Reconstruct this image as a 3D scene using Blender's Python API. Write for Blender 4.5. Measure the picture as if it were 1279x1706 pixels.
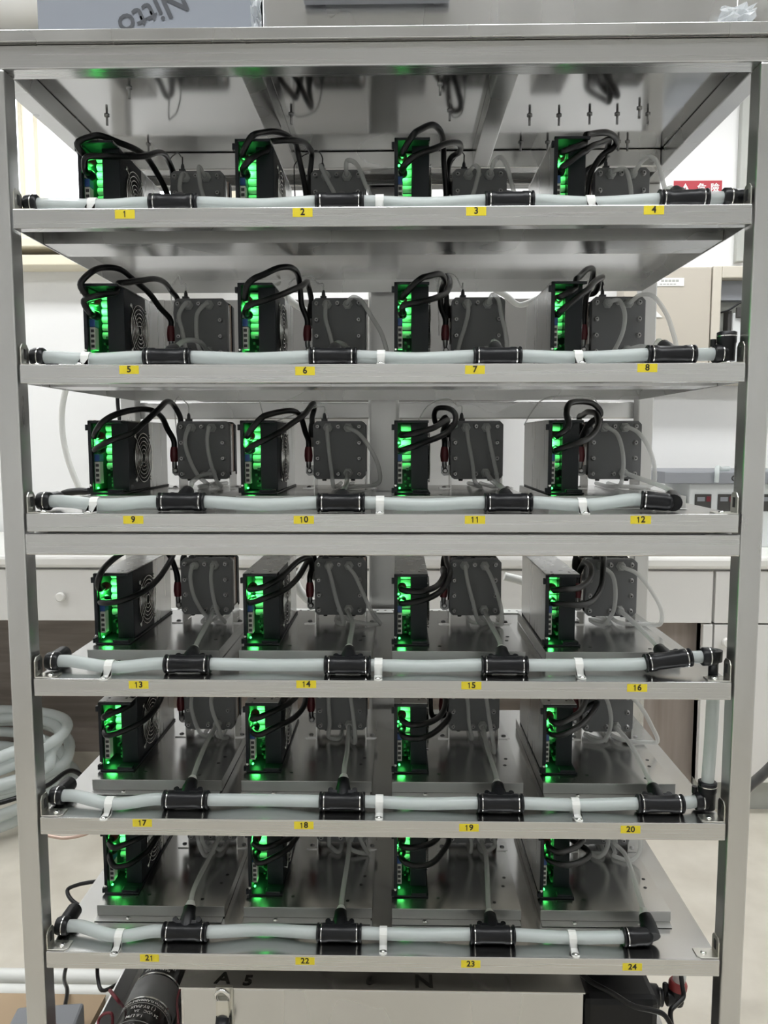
import bpy, math, random
from mathutils import Vector, Matrix, Euler
random.seed(7)
sc = bpy.context.scene
col = sc.collection
for o in list(bpy.data.objects):
    bpy.data.objects.remove(o)

# ------------------------------------------------------------------ camera
FPX, CAM = 1267.6, Vector((0.0272, -1.0613, 0.022))
PITCH, YAW, ROLL = 0.0938, -0.0195, -0.0007
fwd = Vector((math.sin(YAW) * math.cos(PITCH), math.cos(YAW) * math.cos(PITCH), -math.sin(PITCH)))
rgt = Vector((math.cos(YAW), -math.sin(YAW), 0))
upv = rgt.cross(fwd)
rgt, upv = math.cos(ROLL) * rgt + math.sin(ROLL) * upv, -math.sin(ROLL) * rgt + math.cos(ROLL) * upv
cd = bpy.data.cameras.new('camera')
cam = bpy.data.objects.new('camera', cd)
col.objects.link(cam)
cd.sensor_fit = 'HORIZONTAL'
cd.sensor_width = 36
cd.lens = FPX / 1279 * 36
cd.clip_start = 0.02
cam.matrix_world = Matrix(((rgt.x, upv.x, -fwd.x, CAM.x), (rgt.y, upv.y, -fwd.y, CAM.y), (rgt.z, upv.z, -fwd.z, CAM.z), (0, 0, 0, 1)))
sc.camera = cam


def P(px, py, Y):
    """point of the place seen at a pixel, at depth Y behind the rack front"""
    d = rgt * ((px - 639.5) / FPX) - upv * ((py - 853) / FPX) + fwd
    return CAM + d * ((Y - CAM.y) / d.y)


# ------------------------------------------------------------------ world, exposure
w = bpy.data.worlds.new('sky')
sc.world = w
w.use_nodes = True
w.node_tree.nodes['Background'].inputs[0].default_value = (0.93, 0.96, 1.0, 1)
w.node_tree.nodes['Background'].inputs[1].default_value = 5.0
vs = sc.view_settings
vs.view_transform = 'Standard'
vs.look = 'None'
vs.exposure = 0.13
vs.gamma = 1
vs.use_curve_mapping = False
LAMP = 14.5          # ceiling lamp emission
LED = 0.065          # watts of one green indicator lamp

# ------------------------------------------------------------------ materials
MATS = {}


def mat(name, color=(.5, .5, .5), rough=.5, metal=0.0, spec=.5, emit=None, estr=0, coat=0.0):
    m = bpy.data.materials.new(name)
    m.use_nodes = True
    b = m.node_tree.nodes['Principled BSDF']
    b.inputs['Base Color'].default_value = (*color, 1)
    b.inputs['Roughness'].default_value = rough
    b.inputs['Metallic'].default_value = metal
    b.inputs['Specular IOR Level'].default_value = spec
    b.inputs['Coat Weight'].default_value = coat
    if emit:
        b.inputs['Emission Color'].default_value = (*emit, 1)
        b.inputs['Emission Strength'].default_value = estr
    MATS[name] = m
    return m


def noise_mat(name, c0, c1, scale=(1, 1, 1), nscale=5, r0=.4, r1=.6, metal=0.0, bump=0.0, detail=4, lo=.35, hi=.65, aniso=0.0):
    m = mat(name, c0, r0, metal)
    nt = m.node_tree
    b = nt.nodes['Principled BSDF']
    tc = nt.nodes.new('ShaderNodeTexCoord')
    mp = nt.nodes.new('ShaderNodeMapping')
    mp.inputs['Scale'].default_value = scale
    nz = nt.nodes.new('ShaderNodeTexNoise')
    nz.inputs['Scale'].default_value = nscale
    nz.inputs['Detail'].default_value = detail
    nt.links.new(tc.outputs['Object'], mp.inputs[0])
    nt.links.new(mp.outputs[0], nz.inputs[0])
    cr = nt.nodes.new('ShaderNodeValToRGB')
    cr.color_ramp.elements[0].position = lo
    cr.color_ramp.elements[1].position = hi
    cr.color_ramp.elements[0].color = (*c0, 1)
    cr.color_ramp.elements[1].color = (*c1, 1)
    nt.links.new(nz.outputs[0], cr.inputs[0])
    nt.links.new(cr.outputs[0], b.inputs['Base Color'])
    mr = nt.nodes.new('ShaderNodeMapRange')
    mr.inputs[1].default_value = lo
    mr.inputs[2].default_value = hi
    mr.inputs[3].default_value = r0
    mr.inputs[4].default_value = r1
    nt.links.new(nz.outputs[0], mr.inputs[0])
    nt.links.new(mr.outputs[0], b.inputs['Roughness'])
    if bump:
        bp = nt.nodes.new('ShaderNodeBump')
        bp.inputs['Strength'].default_value = bump
        bp.inputs['Distance'].default_value = .001
        nt.links.new(nz.outputs[0], bp.inputs['Height'])
        nt.links.new(bp.outputs[0], b.inputs['Normal'])
    return m


def clear_mat(name, color, trans, rough=.2):
    """milky tube wall: part clear, part scattering, glossy skin"""
    m = bpy.data.materials.new(name)
    m.use_nodes = True
    nt = m.node_tree
    b = nt.nodes['Principled BSDF']
    b.inputs['Base Color'].default_value = (*color, 1)
    b.inputs['Roughness'].default_value = rough
    b.inputs['Subsurface Weight'].default_value = 0
    tl = nt.nodes.new('ShaderNodeBsdfTranslucent')
    tl.inputs[0].default_value = (*color, 1)
    mx = nt.nodes.new('ShaderNodeMixShader')
    mx.inputs[0].default_value = .35
    nt.links.new(b.outputs[0], mx.inputs[1])
    nt.links.new(tl.outputs[0], mx.inputs[2])
    tr = nt.nodes.new('ShaderNodeBsdfTransparent')
    m2 = nt.nodes.new('ShaderNodeMixShader')
    m2.inputs[0].default_value = trans
    nt.links.new(mx.outputs[0], m2.inputs[1])
    nt.links.new(tr.outputs[0], m2.inputs[2])
    nt.links.new(m2.outputs[0], nt.nodes['Material Output'].inputs[0])
    MATS[name] = m
    return m


# one stainless colour; only the finish (roughness) differs
S0, S1 = (.60, .60, .592), (.63, .63, .622)
noise_mat('steel_h', S0, S1, (2, 300, 500), 1.0, .265, .275, 1.0, 0, 1)
noise_mat('steel_post', (.55, .55, .54), (.63, .63, .622), (14, 14, 4), 1.0, .27, .34, 1.0, 0, 4, .3, .75)
noise_mat('steel_sheet', S0, S1, (3, 12, 12), 1.0, .18, .24, 1.0, 0, 1)
noise_mat('steel_plain', S0, S1, (6, 6, 6), 1.0, .24, .30, 1.0, 0, 1)
noise_mat('steel_face', S0, S1, (6, 6, 6), 1.0, .38, .44, 1.0, 0, 1)
noise_mat('steel_mirror', S0, S1, (2, 9, 9), 1.0, .10, .16, 1.0, 0, 1)
noise_mat('steel_tank', S0, S1, (9, 9, 2), 1.0, .25, .29, 1.0, 0, 1)
noise_mat('steel_psu', S0, S1, (60, 60, 4), 1.0, .27, .31, 1.0, 0, 1)
mat('chrome', (.8, .8, .78), .18, 1.0)
mat('zinc', (.66, .65, .6), .3, 1.0)
mat('dark_steel', (.30, .30, .30), .35, 1.0)
mat('copper', (.55, .42, .36), .4, 1.0)
mat('psu_black', (.012, .015, .019), .42, 0, .3)
mat('fan_black', (.008, .008, .009), .5)
mat('black_plastic', (.008, .0085, .010), .36, 0, .3)
mat('cable_black', (.006, .006, .007), .30, 0, .35)
mat('boot_red', (.12, .012, .018), .45)
mat('cell_grey', (.175, .178, .182), .55, 0, .3)
mat('cell_dark', (.045, .047, .05), .5, 0, .4)
mat('bolt_grey', (.42, .42, .42), .32, .8)
mat('fitting_grey', (.40, .41, .40), .35)
mat('recess_shade', (.02, .02, .02), .5)  # near-black for the painted shade in openings, slots and screw drives
mat('capacitor', (.86, .90, .86), .35)
mat('cap_band', (.10, .12, .10), .4)
mat('pcb', (.03, .12, .06), .5)
mat('terminal_white', (.62, .62, .58), .5)
mat('terminal_slot', (.05, .05, .05), .6)
mat('trim_blue', (.03, .09, .30), .4)
mat('label_yellow', (.80, .66, .03), .45)
mat('ink', (.015, .015, .012), .6)
mat('led_green', (.05, 1, .1), .4, emit=(.06, 1, .15), estr=5)
mat('white_wall', (.80, .80, .79), .7)
mat('white_gloss', (.80, .79, .76), .35)
mat('white_door', (.80, .79, .77), .4)
mat('cream', (.80, .74, .58), .5)
mat('beige_box', (.50, .46, .39), .45)
mat('beige_edge', (.58, .54, .46), .45)
mat('dark_inside', (.05, .048, .045), .6)
mat('panel_grey', (.42, .43, .40), .6)
mat('sign_red', (.42, .03, .045), .5)
mat('paper', (.82, .82, .80), .6)
mat('film_grey', (.23, .25, .285), .55)
mat('film_ink', (.06, .065, .075), .6)
mat('lamp', (1, 1, 1), .5, emit=(.97, .985, 1.0), estr=LAMP)
mat('lamp_case', (.8, .8, .8), .5)
mat('device_grey', (.25, .26, .28), .5)
mat('device_white', (.66, .68, .68), .45)
mat('cardboard', (.46, .34, .22), .8)
mat('orange_box', (.75, .42, .10), .6)
mat('nylon', (.78, .79, .76), .45)
mat('wire_red', (.16, .010, .02), .4)
mat('collar_red', (.25, .03, .03), .4)
mat('can_grey', (.22, .22, .22), .45)
mat('pump_shine', (.012, .012, .013), .22)
mat('hood_grey', (.17, .165, .155), .45)
mat('alu', (.75, .75, .75), .42, 1.0)
mat('ceiling_white', (.62, .62, .61), .8)
noise_mat('floor', (.56, .52, .44), (.67, .63, .545), (1, 1, 1), 9, .30, .5, 0, .02, 8, .3, .7)
noise_mat('wood_grey', (.20, .165, .145), (.31, .265, .235), (2.2, 2.2, 26), 1.2, .45, .6, 0, 0, 6, .3, .7)
noise_mat('wood_up', (.24, .20, .175), (.36, .31, .28), (22, 22, 1.4), 1.2, .45, .6, 0, 0, 6, .3, .7)
clear_mat('hose_milky', (.77, .82, .81), .27, .2)
clear_mat('tube_clear', (.80, .81, .79), .46, .15)
clear_mat('wrap_clear', (.75, .78, .80), .45, .12)
g = mat('glass', (1, 1, 1), .02)
g.node_tree.nodes['Principled BSDF'].inputs['Transmission Weight'].default_value = 1
g.node_tree.nodes['Principled BSDF'].inputs['IOR'].default_value = 1.05


# ------------------------------------------------------------------ mesh builder
class MB:
    def __init__(s):
        s.v, s.f, s.s = [], [], []

    def add(s, vs, fs, smooth=False):
        n = len(s.v)
        s.v += [tuple(v) for v in vs]
        s.f += [tuple(i + n for i in f) for f in fs]
        s.s += [smooth] * len(fs)
        return s

    def box(s, x0, x1, y0, y1, z0, z1):
        vs = [(x, y, z) for z in (z0, z1) for y in (y0, y1) for x in (x0, x1)]
        return s.add(vs, [(0, 2, 3, 1), (4, 5, 7, 6), (0, 1, 5, 4), (2, 6, 7, 3), (0, 4, 6, 2), (1, 3, 7, 5)])

    def lathe(s, o, ax, prof, n=16, caps=True):
        """prof: (distance along the axis, radius)"""
        o, ax = Vector(o), Vector(ax).normalized()
        t = Vector((0, 0, 1)) if abs(ax.z) < .9 else Vector((1, 0, 0))
        a = ax.cross(t).normalized()
        b = ax.cross(a)
        vs = []
        for d, r in prof:
            for k in range(n):
                th = 2 * math.pi * k / n
                vs.append(o + ax * d + (a * math.cos(th) + b * math.sin(th)) * r)
        fs = []
        for i in range(len(prof) - 1):
            for k in range(n):
                k2 = (k + 1) % n
                fs.append((i * n + k, (i + 1) * n + k, (i + 1) * n + k2, i * n + k2))
        s.add(vs, fs, True)
        if caps:
            m = len(prof)
            s.add(vs[:n], [tuple(range(n))])
            s.add(vs[(m - 1) * n:], [tuple(reversed(range(n)))])
        return s

    def cyl(s, p, q, r, r1=None, n=16):
        p, q = Vector(p), Vector(q)
        return s.lathe(p, q - p, [(0, r), ((q - p).length, r if r1 is None else r1)], n)

    def torus(s, c, ax, R, r, n=24, m=5):
        c, ax = Vector(c), Vector(ax).normalized()
        t = Vector((0, 0, 1)) if abs(ax.z) < .9 else Vector((1, 0, 0))
        a = ax.cross(t).normalized()
        b = ax.cross(a)
        vs, fs = [], []
        for i in range(n):
            th = 2 * math.pi * i / n
            d = a * math.cos(th) + b * math.sin(th)
            for j in range(m):
                ph = 2 * math.pi * j / m
                vs.append(c + d * (R + r * math.cos(ph)) + ax * r * math.sin(ph))
        for i in range(n):
            for j in range(m):
                i2, j2 = (i + 1) % n, (j + 1) % m
                fs.append((i * m + j, i * m + j2, i2 * m + j2, i2 * m + j))
        return s.add(vs, fs, True)

    def tube(s, pts, r, n=8, res=6, r_end=None):
        pts = smooth_path([Vector(p) for p in pts], res)
        m = len(pts)
        tan = [(pts[min(i + 1, m - 1)] - pts[max(i - 1, 0)]).normalized() for i in range(m)]
        t0 = Vector((0, 0, 1)) if abs(tan[0].z) < .9 else Vector((1, 0, 0))
        a = tan[0].cross(t0).normalized()
        vs = []
        for i in range(m):
            a = (a - tan[i] * a.dot(tan[i])).normalized()
            b = tan[i].cross(a)
            rr = r if r_end is None else r + (r_end - r) * i / (m - 1)
            for k in range(n):
                th = 2 * math.pi * k / n
                vs.append(pts[i] + (a * math.cos(th) + b * math.sin(th)) * rr)
        fs = []
        for i in range(m - 1):
            for k in range(n):
                k2 = (k + 1) % n
                fs.append((i * n + k, i * n + k2, (i + 1) * n + k2, (i + 1) * n + k))
        s.add(vs, fs, True)
        s.add(vs[:n], [tuple(reversed(range(n)))])
        s.add(vs[-n:], [tuple(range(n))])
        return s

    def prism(s, poly, axis, d0, d1):
        """poly of 2-d points, extruded along 'x', 'y' or 'z'"""
        def mk(p, d):
            return {'x': (d, p[0], p[1]), 'y': (p[0], d, p[1]), 'z': (p[0], p[1], d)}[axis]
        n = len(poly)
        vs = [mk(p, d0) for p in poly] + [mk(p, d1) for p in poly]
        fs = [tuple(range(n)), tuple(reversed(range(n, 2 * n)))]
        fs += [(i, i + n, (i + 1) % n + n, (i + 1) % n) for i in range(n)]
        return s.add(vs, fs)

    def mesh(s, name):
        me = bpy.data.meshes.new(name)
        me.from_pydata(s.v, [], s.f)
        me.polygons.foreach_set('use_smooth', s.s)
        import bmesh
        bm = bmesh.new()
        bm.from_mesh(me)
        bmesh.ops.recalc_face_normals(bm, faces=bm.faces)
        bm.to_mesh(me)
        bm.free()
        me.update()
        return me


def smooth_path(p, res):
    if len(p) < 3 or res <= 1:
        return p
    out = []
    for i in range(len(p) - 1):
        p0 = p[i - 1] if i else p[0] * 2 - p[1]
        p1, p2 = p[i], p[i + 1]
        p3 = p[i + 2] if i + 2 < len(p) else p[-1] * 2 - p[-2]
        d1 = max((p1 - p0).length, 1e-6) ** .5
        d2 = max((p2 - p1).length, 1e-6) ** .5
        d3 = max((p3 - p2).length, 1e-6) ** .5
        m1 = ((p1 - p0) / d1 - (p2 - p0) / (d1 + d2) + (p2 - p1) / d2) * d2
        m2 = ((p2 - p1) / d2 - (p3 - p1) / (d2 + d3) + (p3 - p2) / d3) * d2
        for k in range(res):
            t = k / res
            out.append(p1 * (2 * t**3 - 3 * t * t + 1) + m1 * (t**3 - 2 * t * t + t) + p2 * (-2 * t**3 + 3 * t * t) + m2 * (t**3 - t * t))
    out.append(p[-1])
    return out


def tag(o, label=None, cat=None, group=None, kind=None):
    if label: o['label'] = label
    if cat: o['category'] = cat
    if group: o['group'] = group
    if kind: o['kind'] = kind
    return o


def ob(name, mb, m, parent=None, bevel=0, **kw):
    me = mb.mesh(name) if isinstance(mb, MB) else mb
    if not me.materials:
        me.materials.append(MATS[m])
    o = bpy.data.objects.new(name, me)
    col.objects.link(o)
    o.parent = parent
    if bevel:
        b = o.modifiers.new('bevel', 'BEVEL')
        b.width = bevel
        b.segments = 2
        b.limit_method = 'ANGLE'
    return tag(o, **kw)


def empty(name, loc=(0, 0, 0), rot=(0, 0, 0), **kw):
    o = bpy.data.objects.new(name, None)
    o.empty_display_size = .02
    col.objects.link(o)
    o.location = loc
    o.rotation_euler = rot
    return tag(o, **kw)


def text_mesh(s, size, align='CENTER', spacing=1.0, bold=0.0):
    """flat lettering in the XY plane, centred, as a mesh"""
    c = bpy.data.curves.new('lettering', 'FONT')
    c.body = s
    c.size = size
    c.align_x = align
    c.align_y = 'CENTER'
    c.space_character = spacing
    c.offset = bold
    c.resolution_u = 3
    o = bpy.data.objects.new('lettering', c)
    col.objects.link(o)
    dg = bpy.context.evaluated_depsgraph_get()
    me = bpy.data.meshes.new_from_object(o.evaluated_get(dg))
    bpy.data.objects.remove(o)
    me.materials.clear()
    return me


NW = ('zero one two three four five six seven eight nine ten eleven twelve thirteen fourteen fifteen sixteen seventeen eighteen nineteen '
      'twenty twenty-one twenty-two twenty-three twenty-four').split()


class Proto:
    """a thing built once: parts share their meshes between all copies"""
    def __init__(s):
        s.parts = []

    def part(s, name, mb, m, sub=None, label=None, bevel=0):
        me = mb.mesh(name) if isinstance(mb, MB) else mb
        me.materials.append(MATS[m])
        s.parts.append((name, me, sub, label, bevel))
        return len(s.parts) - 1

    def make(s, root):
        objs = []
        for name, me, sub, label, bevel in s.parts:
            o = bpy.data.objects.new(name, me)
            col.objects.link(o)
            o.parent = root if sub is None else objs[sub]
            if label: o['label'] = label
            if bevel:
                b = o.modifiers.new('bevel', 'BEVEL')
                b.width = bevel; b.segments = 2; b.limit_method = 'ANGLE'
            objs.append(o)
        return objs


# ------------------------------------------------------------------ the room
FZ, CZ = -1.235, 1.62
XL, XR, YB, YF = -2.5, 2.6, 2.06, -2.5
ob('floor', MB().box(XL, XR, YF, YB, FZ - .05, FZ), 'floor', kind='structure')
ob('ceiling', MB().box(XL, XR, YF, YB, CZ, CZ + .05), 'ceiling_white', kind='structure')
WX0, WX1, WZ0, WZ1 = -1.62, -.62, .80, 1.50
mb = MB()
mb.box(XL, WX0, YB, YB + .1, FZ, CZ).box(WX1, XR, YB, YB + .1, FZ, CZ)
mb.box(WX0, WX1, YB, YB + .1, FZ, WZ0).box(WX0, WX1, YB, YB + .1, WZ1, CZ)
ob('wall_back', mb, 'white_wall', kind='structure')
ob('wall_left', MB().box(XL - .1, XL, YF, YB, FZ, CZ), 'white_wall', kind='structure')
ob('wall_right', MB().box(XR, XR + .1, YF, YB, FZ, CZ), 'white_wall', kind='structure')
ob('wall_front', MB().box(XL, XR, YF - .1, YF, FZ, CZ), 'white_wall', kind='structure')
win = empty('window_1', (WX0, YB, WZ0), kind='structure')
ww, wh = WX1 - WX0, WZ1 - WZ0
ob('window_frame', MB().box(0, ww, -.03, .06, 0, .05).box(0, ww, -.03, .06, wh - .05, wh).box(0, .05, -.03, .06, .05, wh - .05)
   .box(ww - .05, ww, -.03, .06, .05, wh - .05), 'cream', win, bevel=.004)
for x in (.145, .205, .56):
    ob('mullion', MB().box(x, x + (.018 if x < .5 else .05), -.025, .05, .05, wh - .05), 'cream', win, bevel=.003)
ob('pane', MB().box(.05, ww - .05, .055, .058, .05, wh - .05), 'glass', win)
ob('window_sill', MB().box(-.05, ww + .05, -.14, .0, -.035, 0).box(-.05, ww + .05, -.12, 0, -.10, -.06), 'cream', win, bevel=.004)
for i, (x, y) in enumerate(((-1.4, -.55), (.25, -.55), (1.7, -.55), (-1.7, 1.2), (1.35, 1.2), (.05, 1.2))):
    t = empty('ceiling_light_offscreen', (x, y, CZ), label='white ceiling light panel fixed under the ceiling', cat='ceiling light', group='ceiling light panels')
    ob('housing', MB().box(-.62, .62, -.17, -.15, -.05, 0).box(-.62, .62, .15, .17, -.05, 0).box(-.62, -.6, -.15, .15, -.05, 0)
       .box(.6, .62, -.15, .15, -.05, 0).box(-.6, .6, -.15, .15, -.012, 0), 'lamp_case', t)
    ob('diffuser_offscreen', MB().box(-.6, .6, -.15, .15, -.035, -.025), 'lamp', t)

# ------------------------------------------------------------------ the rack
ZS = [.3362, .1268, -.0808, -.3204, -.5297, -.7393]     # shelf surface heights
PX = .503                                               # inner side of the posts
rack = empty('rack', (0, 0, FZ), label='tall stainless steel equipment rack with square posts and six shelves', cat='rack')
rz = -FZ
RY = .475
for x in (-PX - .031, PX):
    for y, nm in ((0, 'post'), (RY, 'post')):
        ob(nm, MB().box(x, x + .031, y, y + .031, 0.03 , .518 + rz), 'steel_post', rack, bevel=.0025)
        ob('foot', MB().lathe((x + .0155, y + .0155, 0), (0, 0, 1), [(0, .02), (.012, .02), (.014, .008), (.035, .008)]), 'black_plastic', rack)
ob('top_beam', MB().box(-PX - .031, PX + .031, 0, .031, .518 + rz, .549 + rz), 'steel_h', rack, bevel=.002)
ob('top_beam', MB().box(-PX - .031, PX + .031, RY, RY + .031, .518 + rz, .549 + rz), 'steel_h', rack, bevel=.002)
ob('cross_beam', MB().box(-PX, PX, .385, .415, .518 + rz, .549 + rz), 'steel_plain', rack, bevel=.002)
for x in (-PX - .031, PX):
    ob('side_beam', MB().box(x, x + .031, .031, RY, .518 + rz, .549 + rz), 'steel_plain', rack, bevel=.002)
for x in (-.190, .160):
    ob('support_bar', MB().box(x, x + .030, .031, .385, .519 + rz, .549 + rz), 'steel_plain', rack, bevel=.002)
ob('middle_beam', MB().box(-PX, PX, .0, .031, -.140 + rz, -.109 + rz), 'steel_h', rack, bevel=.002)
ob('rear_beam', MB().box(-PX - .031, PX + .031, RY + .0312, RY + .05, .066 + rz, .100 + rz), 'steel_plain', rack, bevel=.002)
ob('rear_column', MB().box(-.034, .027, RY + .005, RY + .0311, 0, .518 + rz), 'steel_post', rack, bevel=.006)
ob('lower_side_beam', MB().box(-PX - .031, -PX, .031, RY, -1.12 + rz, -1.09 + rz), 'steel_plain', rack, bevel=.002)
ob('lower_side_beam', MB().box(PX, PX + .031, .031, RY, -1.12 + rz, -1.09 + rz), 'steel_plain', rack, bevel=.002)
# table top above the frame
top = ob('top_sheet', MB().box(-.56, .56, .0005, .56, 0, .0155), 'steel_mirror', rack)
top.location = (0, 0, .5495 + rz)
ob('front_edge', MB().box(-.56, .56, -.006, 0, 0.0005, .0158), 'steel_plain', top, bevel=.001)
scr = MB().lathe((0, 0, 0), (0, 0, -1), [(0, .0045), (.002, .0045), (.002, .002), (.016, .002)], 8)
scm = scr.mesh('bolt'); scm.materials.append(MATS['dark_steel'])
for px, py in ((178, 192), (215, 146), (485, 190), (733, 140), (749, 184), (882, 192), (931, 192), (982, 190), (1028, 190), (1065, 180), (1079, 190), (867, 237), (912, 237), (1030, 236), (1045, 236), (247, 240)):
    d = rgt * ((px - 639.5) / FPX) - upv * ((py - 853) / FPX) + fwd
    p = CAM + d * ((.5495 - CAM.z) / d.z)
    if p.y < .38 or p.y > .42:
        o = ob('bolt', scm, None, top)
        o.location = p - Vector((0, 0, .5495))

# shelves -------------------------------------------------------------
LABEL_X = [[(208, 357), (504, 354), (793, 352), (1089, 350)], [(215, 616), (508, 618), (791, 616), (1078, 613)],
           [(222, 866), (506, 866), (791, 866), (1067, 866)], [(231, 1141), (510, 1140), (785, 1142), (1061, 1146)],
           [(237, 1371), (506, 1375), (781, 1379), (1050, 1382)], [(249, 1596), (508, 1601), (784, 1606), (1053, 1611)]]
SH = Proto()
SH.part('top_sheet', MB().box(-.4995, .4995, .0015, .46, -.0015, 0), 'steel_sheet')
SH.part('front_lip', MB().box(-.4995, .4995, 0, .0016, -.0255, 0.0003), 'steel_h', bevel=.0008)
SH.part('rear_lip', MB().box(-.4995, .4995, .46, .4615, -.0255, 0), 'steel_plain')
SH.part('side_lip', MB().box(-.5, -.4985, .0016, .46, -.0255, -.0015), 'steel_plain')
SH.part('side_lip', MB().box(.4985, .5, .0016, .46, -.0255, -.0015), 'steel_plain')
SH.part('lip_return', MB().box(-.4985, .4985, .0016, .018, -.0255, -.024), 'steel_plain')
SH.part('stiffener', MB().prism([(.085, -.0015), (.087, -.0245), (.165, -.0245), (.167, -.0015)], 'x', -.498, .498), 'steel_plain')
for r, z in enumerate(ZS):
    s = empty('shelf', (0, 0, z), label=f'stainless pan shelf carrying the yellow labels {NW[4*r+1]} to {NW[4*r+4]}', cat='shelf', group='rack shelves')
    SH.make(s)
    for k, (px, py) in enumerate(LABEL_X[r]):
        n = 4 * r + k + 1
        c = P(px, py, 0)
        lw, lh = (.0142, .0056) if r > 1 else (.0135, .0058)
        lb = ob('number_label', MB().box(-lw, lw, -.0004, 0, -lh, lh), 'label_yellow', s, label=f'yellow sticker printed {n}')
        lb.location = (c.x, -.0001, c.z - z)
        st = str(n)
        for q_, chh_ in enumerate(st):
            ox = (q_ - (len(st) - 1) / 2) * .0064
            if chh_ == '1':
                t = ob('digit', MB().prism([(.0007, -.0041), (.0007, .0041), (-.0003, .0041), (-.0020, .0026), (-.0020, .0016), (-.0005, .0025), (-.0005, -.0041)], 'y', -.0003, 0), 'ink', lb)
                t.location = (ox, -.0005, .0002)
            else:
                t = ob('digit', text_mesh(chh_, .0122, bold=.00035), 'ink', lb)
                t.rotation_euler = (math.pi / 2, 0, 0)
                t.location = (ox, -.0006, .0003)
    for sx in (-1, 1):
        # folded corner bracket: flat tab on the shelf, upright tab on the post
        b = MB()
        x0, x1 = sorted((sx * .4985, sx * .470))
        b.prism([(sx * .4995, .003), (sx * .474, .003), (sx * .469, .008), (sx * .469, .025), (sx * .4995, .025)], 'z', .0003, .0018)
        b.prism([(.003, .0018), (.025, .0018), (.025, .024), (.020, .030), (.008, .030), (.003, .024)], 'x', sx * .4980, sx * .4995)
        bo = ob('corner_bracket', b, 'zinc', s)
        ob('screw', MB().lathe((sx * .481, .014, .0018), (0, 0, 1), [(0, .0045), (.0012, .0042), (.0022, .0025)], 10), 'chrome', bo)
        ob('slot', MB().box(sx * .4975 - .0004, sx * .4975 + .0004, .011, .017, .009, .023), 'recess_shade', bo)

# ------------------------------------------------------------------ one unit: tray, power supply, cell stack
X0 = [-.456, -.220, .017, .253]
TRAY = Proto()
tw, tz = .205, .019
TRAY.part('plate', MB().box(0, tw, .086, .365, tz - .0012, tz).box(0, tw, .0875, .088, .0012, tz - .0012)
          .box(0, .0012, .0872, .365, .0012, tz - .0012).box(tw - .0012, tw, .0872, .365, .0012, tz - .0012), 'steel_sheet')
TRAY.part('front_face', MB().box(0, tw, .0858, .0872, .0017, tz - .0003), 'steel_face', bevel=.0005)
TRAY.part('front_flange', MB().box(0, tw - .002, .072, .0862, 0.0003, .0016), 'steel_face', bevel=.0004)
for x in (.052, .155):
    k = TRAY.part('screw', MB().lathe((x, .079, .0016), (0, 0, 1), [(0, .0042), (.0014, .004), (.0026, .002)], 10), 'chrome')
    TRAY.part('drive', MB().box(x - .0022, x + .0022, .0785, .0795, .0036, .0046), 'recess_shade', k)
for x, y in ((.185, .15), (.19, .175), (.075, .115), (.165, .105)):
    TRAY.part('hole', MB().lathe((x, y, tz), (0, 0, 1), [(0, .003), (.0003, .003)], 8), 'recess_shade')  # flat dark discs paint the shade of openings in the tray

PSU = Proto()
pw, ph, pl = .053, .115, .228
PSU.part('base', MB().box(0, pw + .003, 0, pl, 0, .003).box(.028, pw, .0, .012, .003, .0075), 'psu_black', bevel=.001)
PSU.part('left_wall', MB().box(0, .0015, .004, pl, .003, ph - .002), 'steel_psu')
PSU.part('wall_liner', MB().box(.0016, .0032, .002, pl - .01, .003, ph - .0032).box(.0033, pw - .002, .007, .07, ph - .0032, ph - .002), 'psu_black')
PSU.part('front_flange', MB().box(0, .0055, 0, .004, .003, ph - .002).box(-.004, 0, 0, .006, ph - .016, ph - .007)
         .box(-.004, 0, 0, .006, .002, .010).box(0, pw, 0, .006, ph - .005, ph - .001), 'psu_black', bevel=.0006)
PSU.part('top_cover', MB().box(.0, pw, .004, pl, ph - .0018, ph), 'steel_psu', bevel=.0008)
for x, y in ((.012, .02), (.04, .02)):
    PSU.part('hole', MB().lathe((x, y, ph), (0, 0, 1), [(0, .0022), (.0003, .0022)], 8), 'recess_shade')  # cover openings painted as dark discs, no recess cut
PSU.part('front_panel', MB().box(.0265, pw, .028, .0295, .003, ph - .002), 'psu_black', bevel=.0006)
PSU.part('right_wall', MB().box(pw - .0015, pw, .0295, .130, .003, ph - .002), 'psu_black', bevel=.0006)
PSU.part('rear_shell', MB().box(pw - .0015, pw, .130, pl, .003, ph - .002).box(0, pw, pl, pl + .0015, .003, ph), 'steel_psu')
fc = (pw, .088, .055)
k = PSU.part('fan', MB().lathe((pw, fc[1], fc[2]), (1, 0, 0), [(0, .040), (.0006, .040)], 24), 'fan_black')
mb = MB().lathe((pw + .0006, fc[1], fc[2]), (1, 0, 0), [(0, .013), (.001, .012)], 16)
PSU.part('fan_hub', mb, 'psu_black', k)
mb = MB()
for R in (.008, .0145, .021, .0275, .034, .0405):
    mb.torus((pw + .004, fc[1], fc[2]), (1, 0, 0), R, .0008, 24, 5)
for a in (45, 135, 225, 315):
    c, s_ = math.cos(math.radians(a)), math.sin(math.radians(a))
    mb.cyl((pw + .0032, fc[1] + c * .006, fc[2] + s_ * .006), (pw + .0032, fc[1] + c * .047, fc[2] + s_ * .047), .0009, n=5)
    mb.torus((pw + .003, fc[1] + c * .0495, fc[2] + s_ * .0495), (1, 0, 0), .003, .0009, 10, 5)
    mb.cyl((pw, fc[1] + c * .0495, fc[2] + s_ * .0495), (pw + .004, fc[1] + c * .0495, fc[2] + s_ * .0495), .002, n=8)
PSU.part('fan_grille', mb, 'chrome')
PSU.part('circuit_board', MB().box(.0034, .0046, .012, .2, .006, ph - .006), 'pcb')
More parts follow.
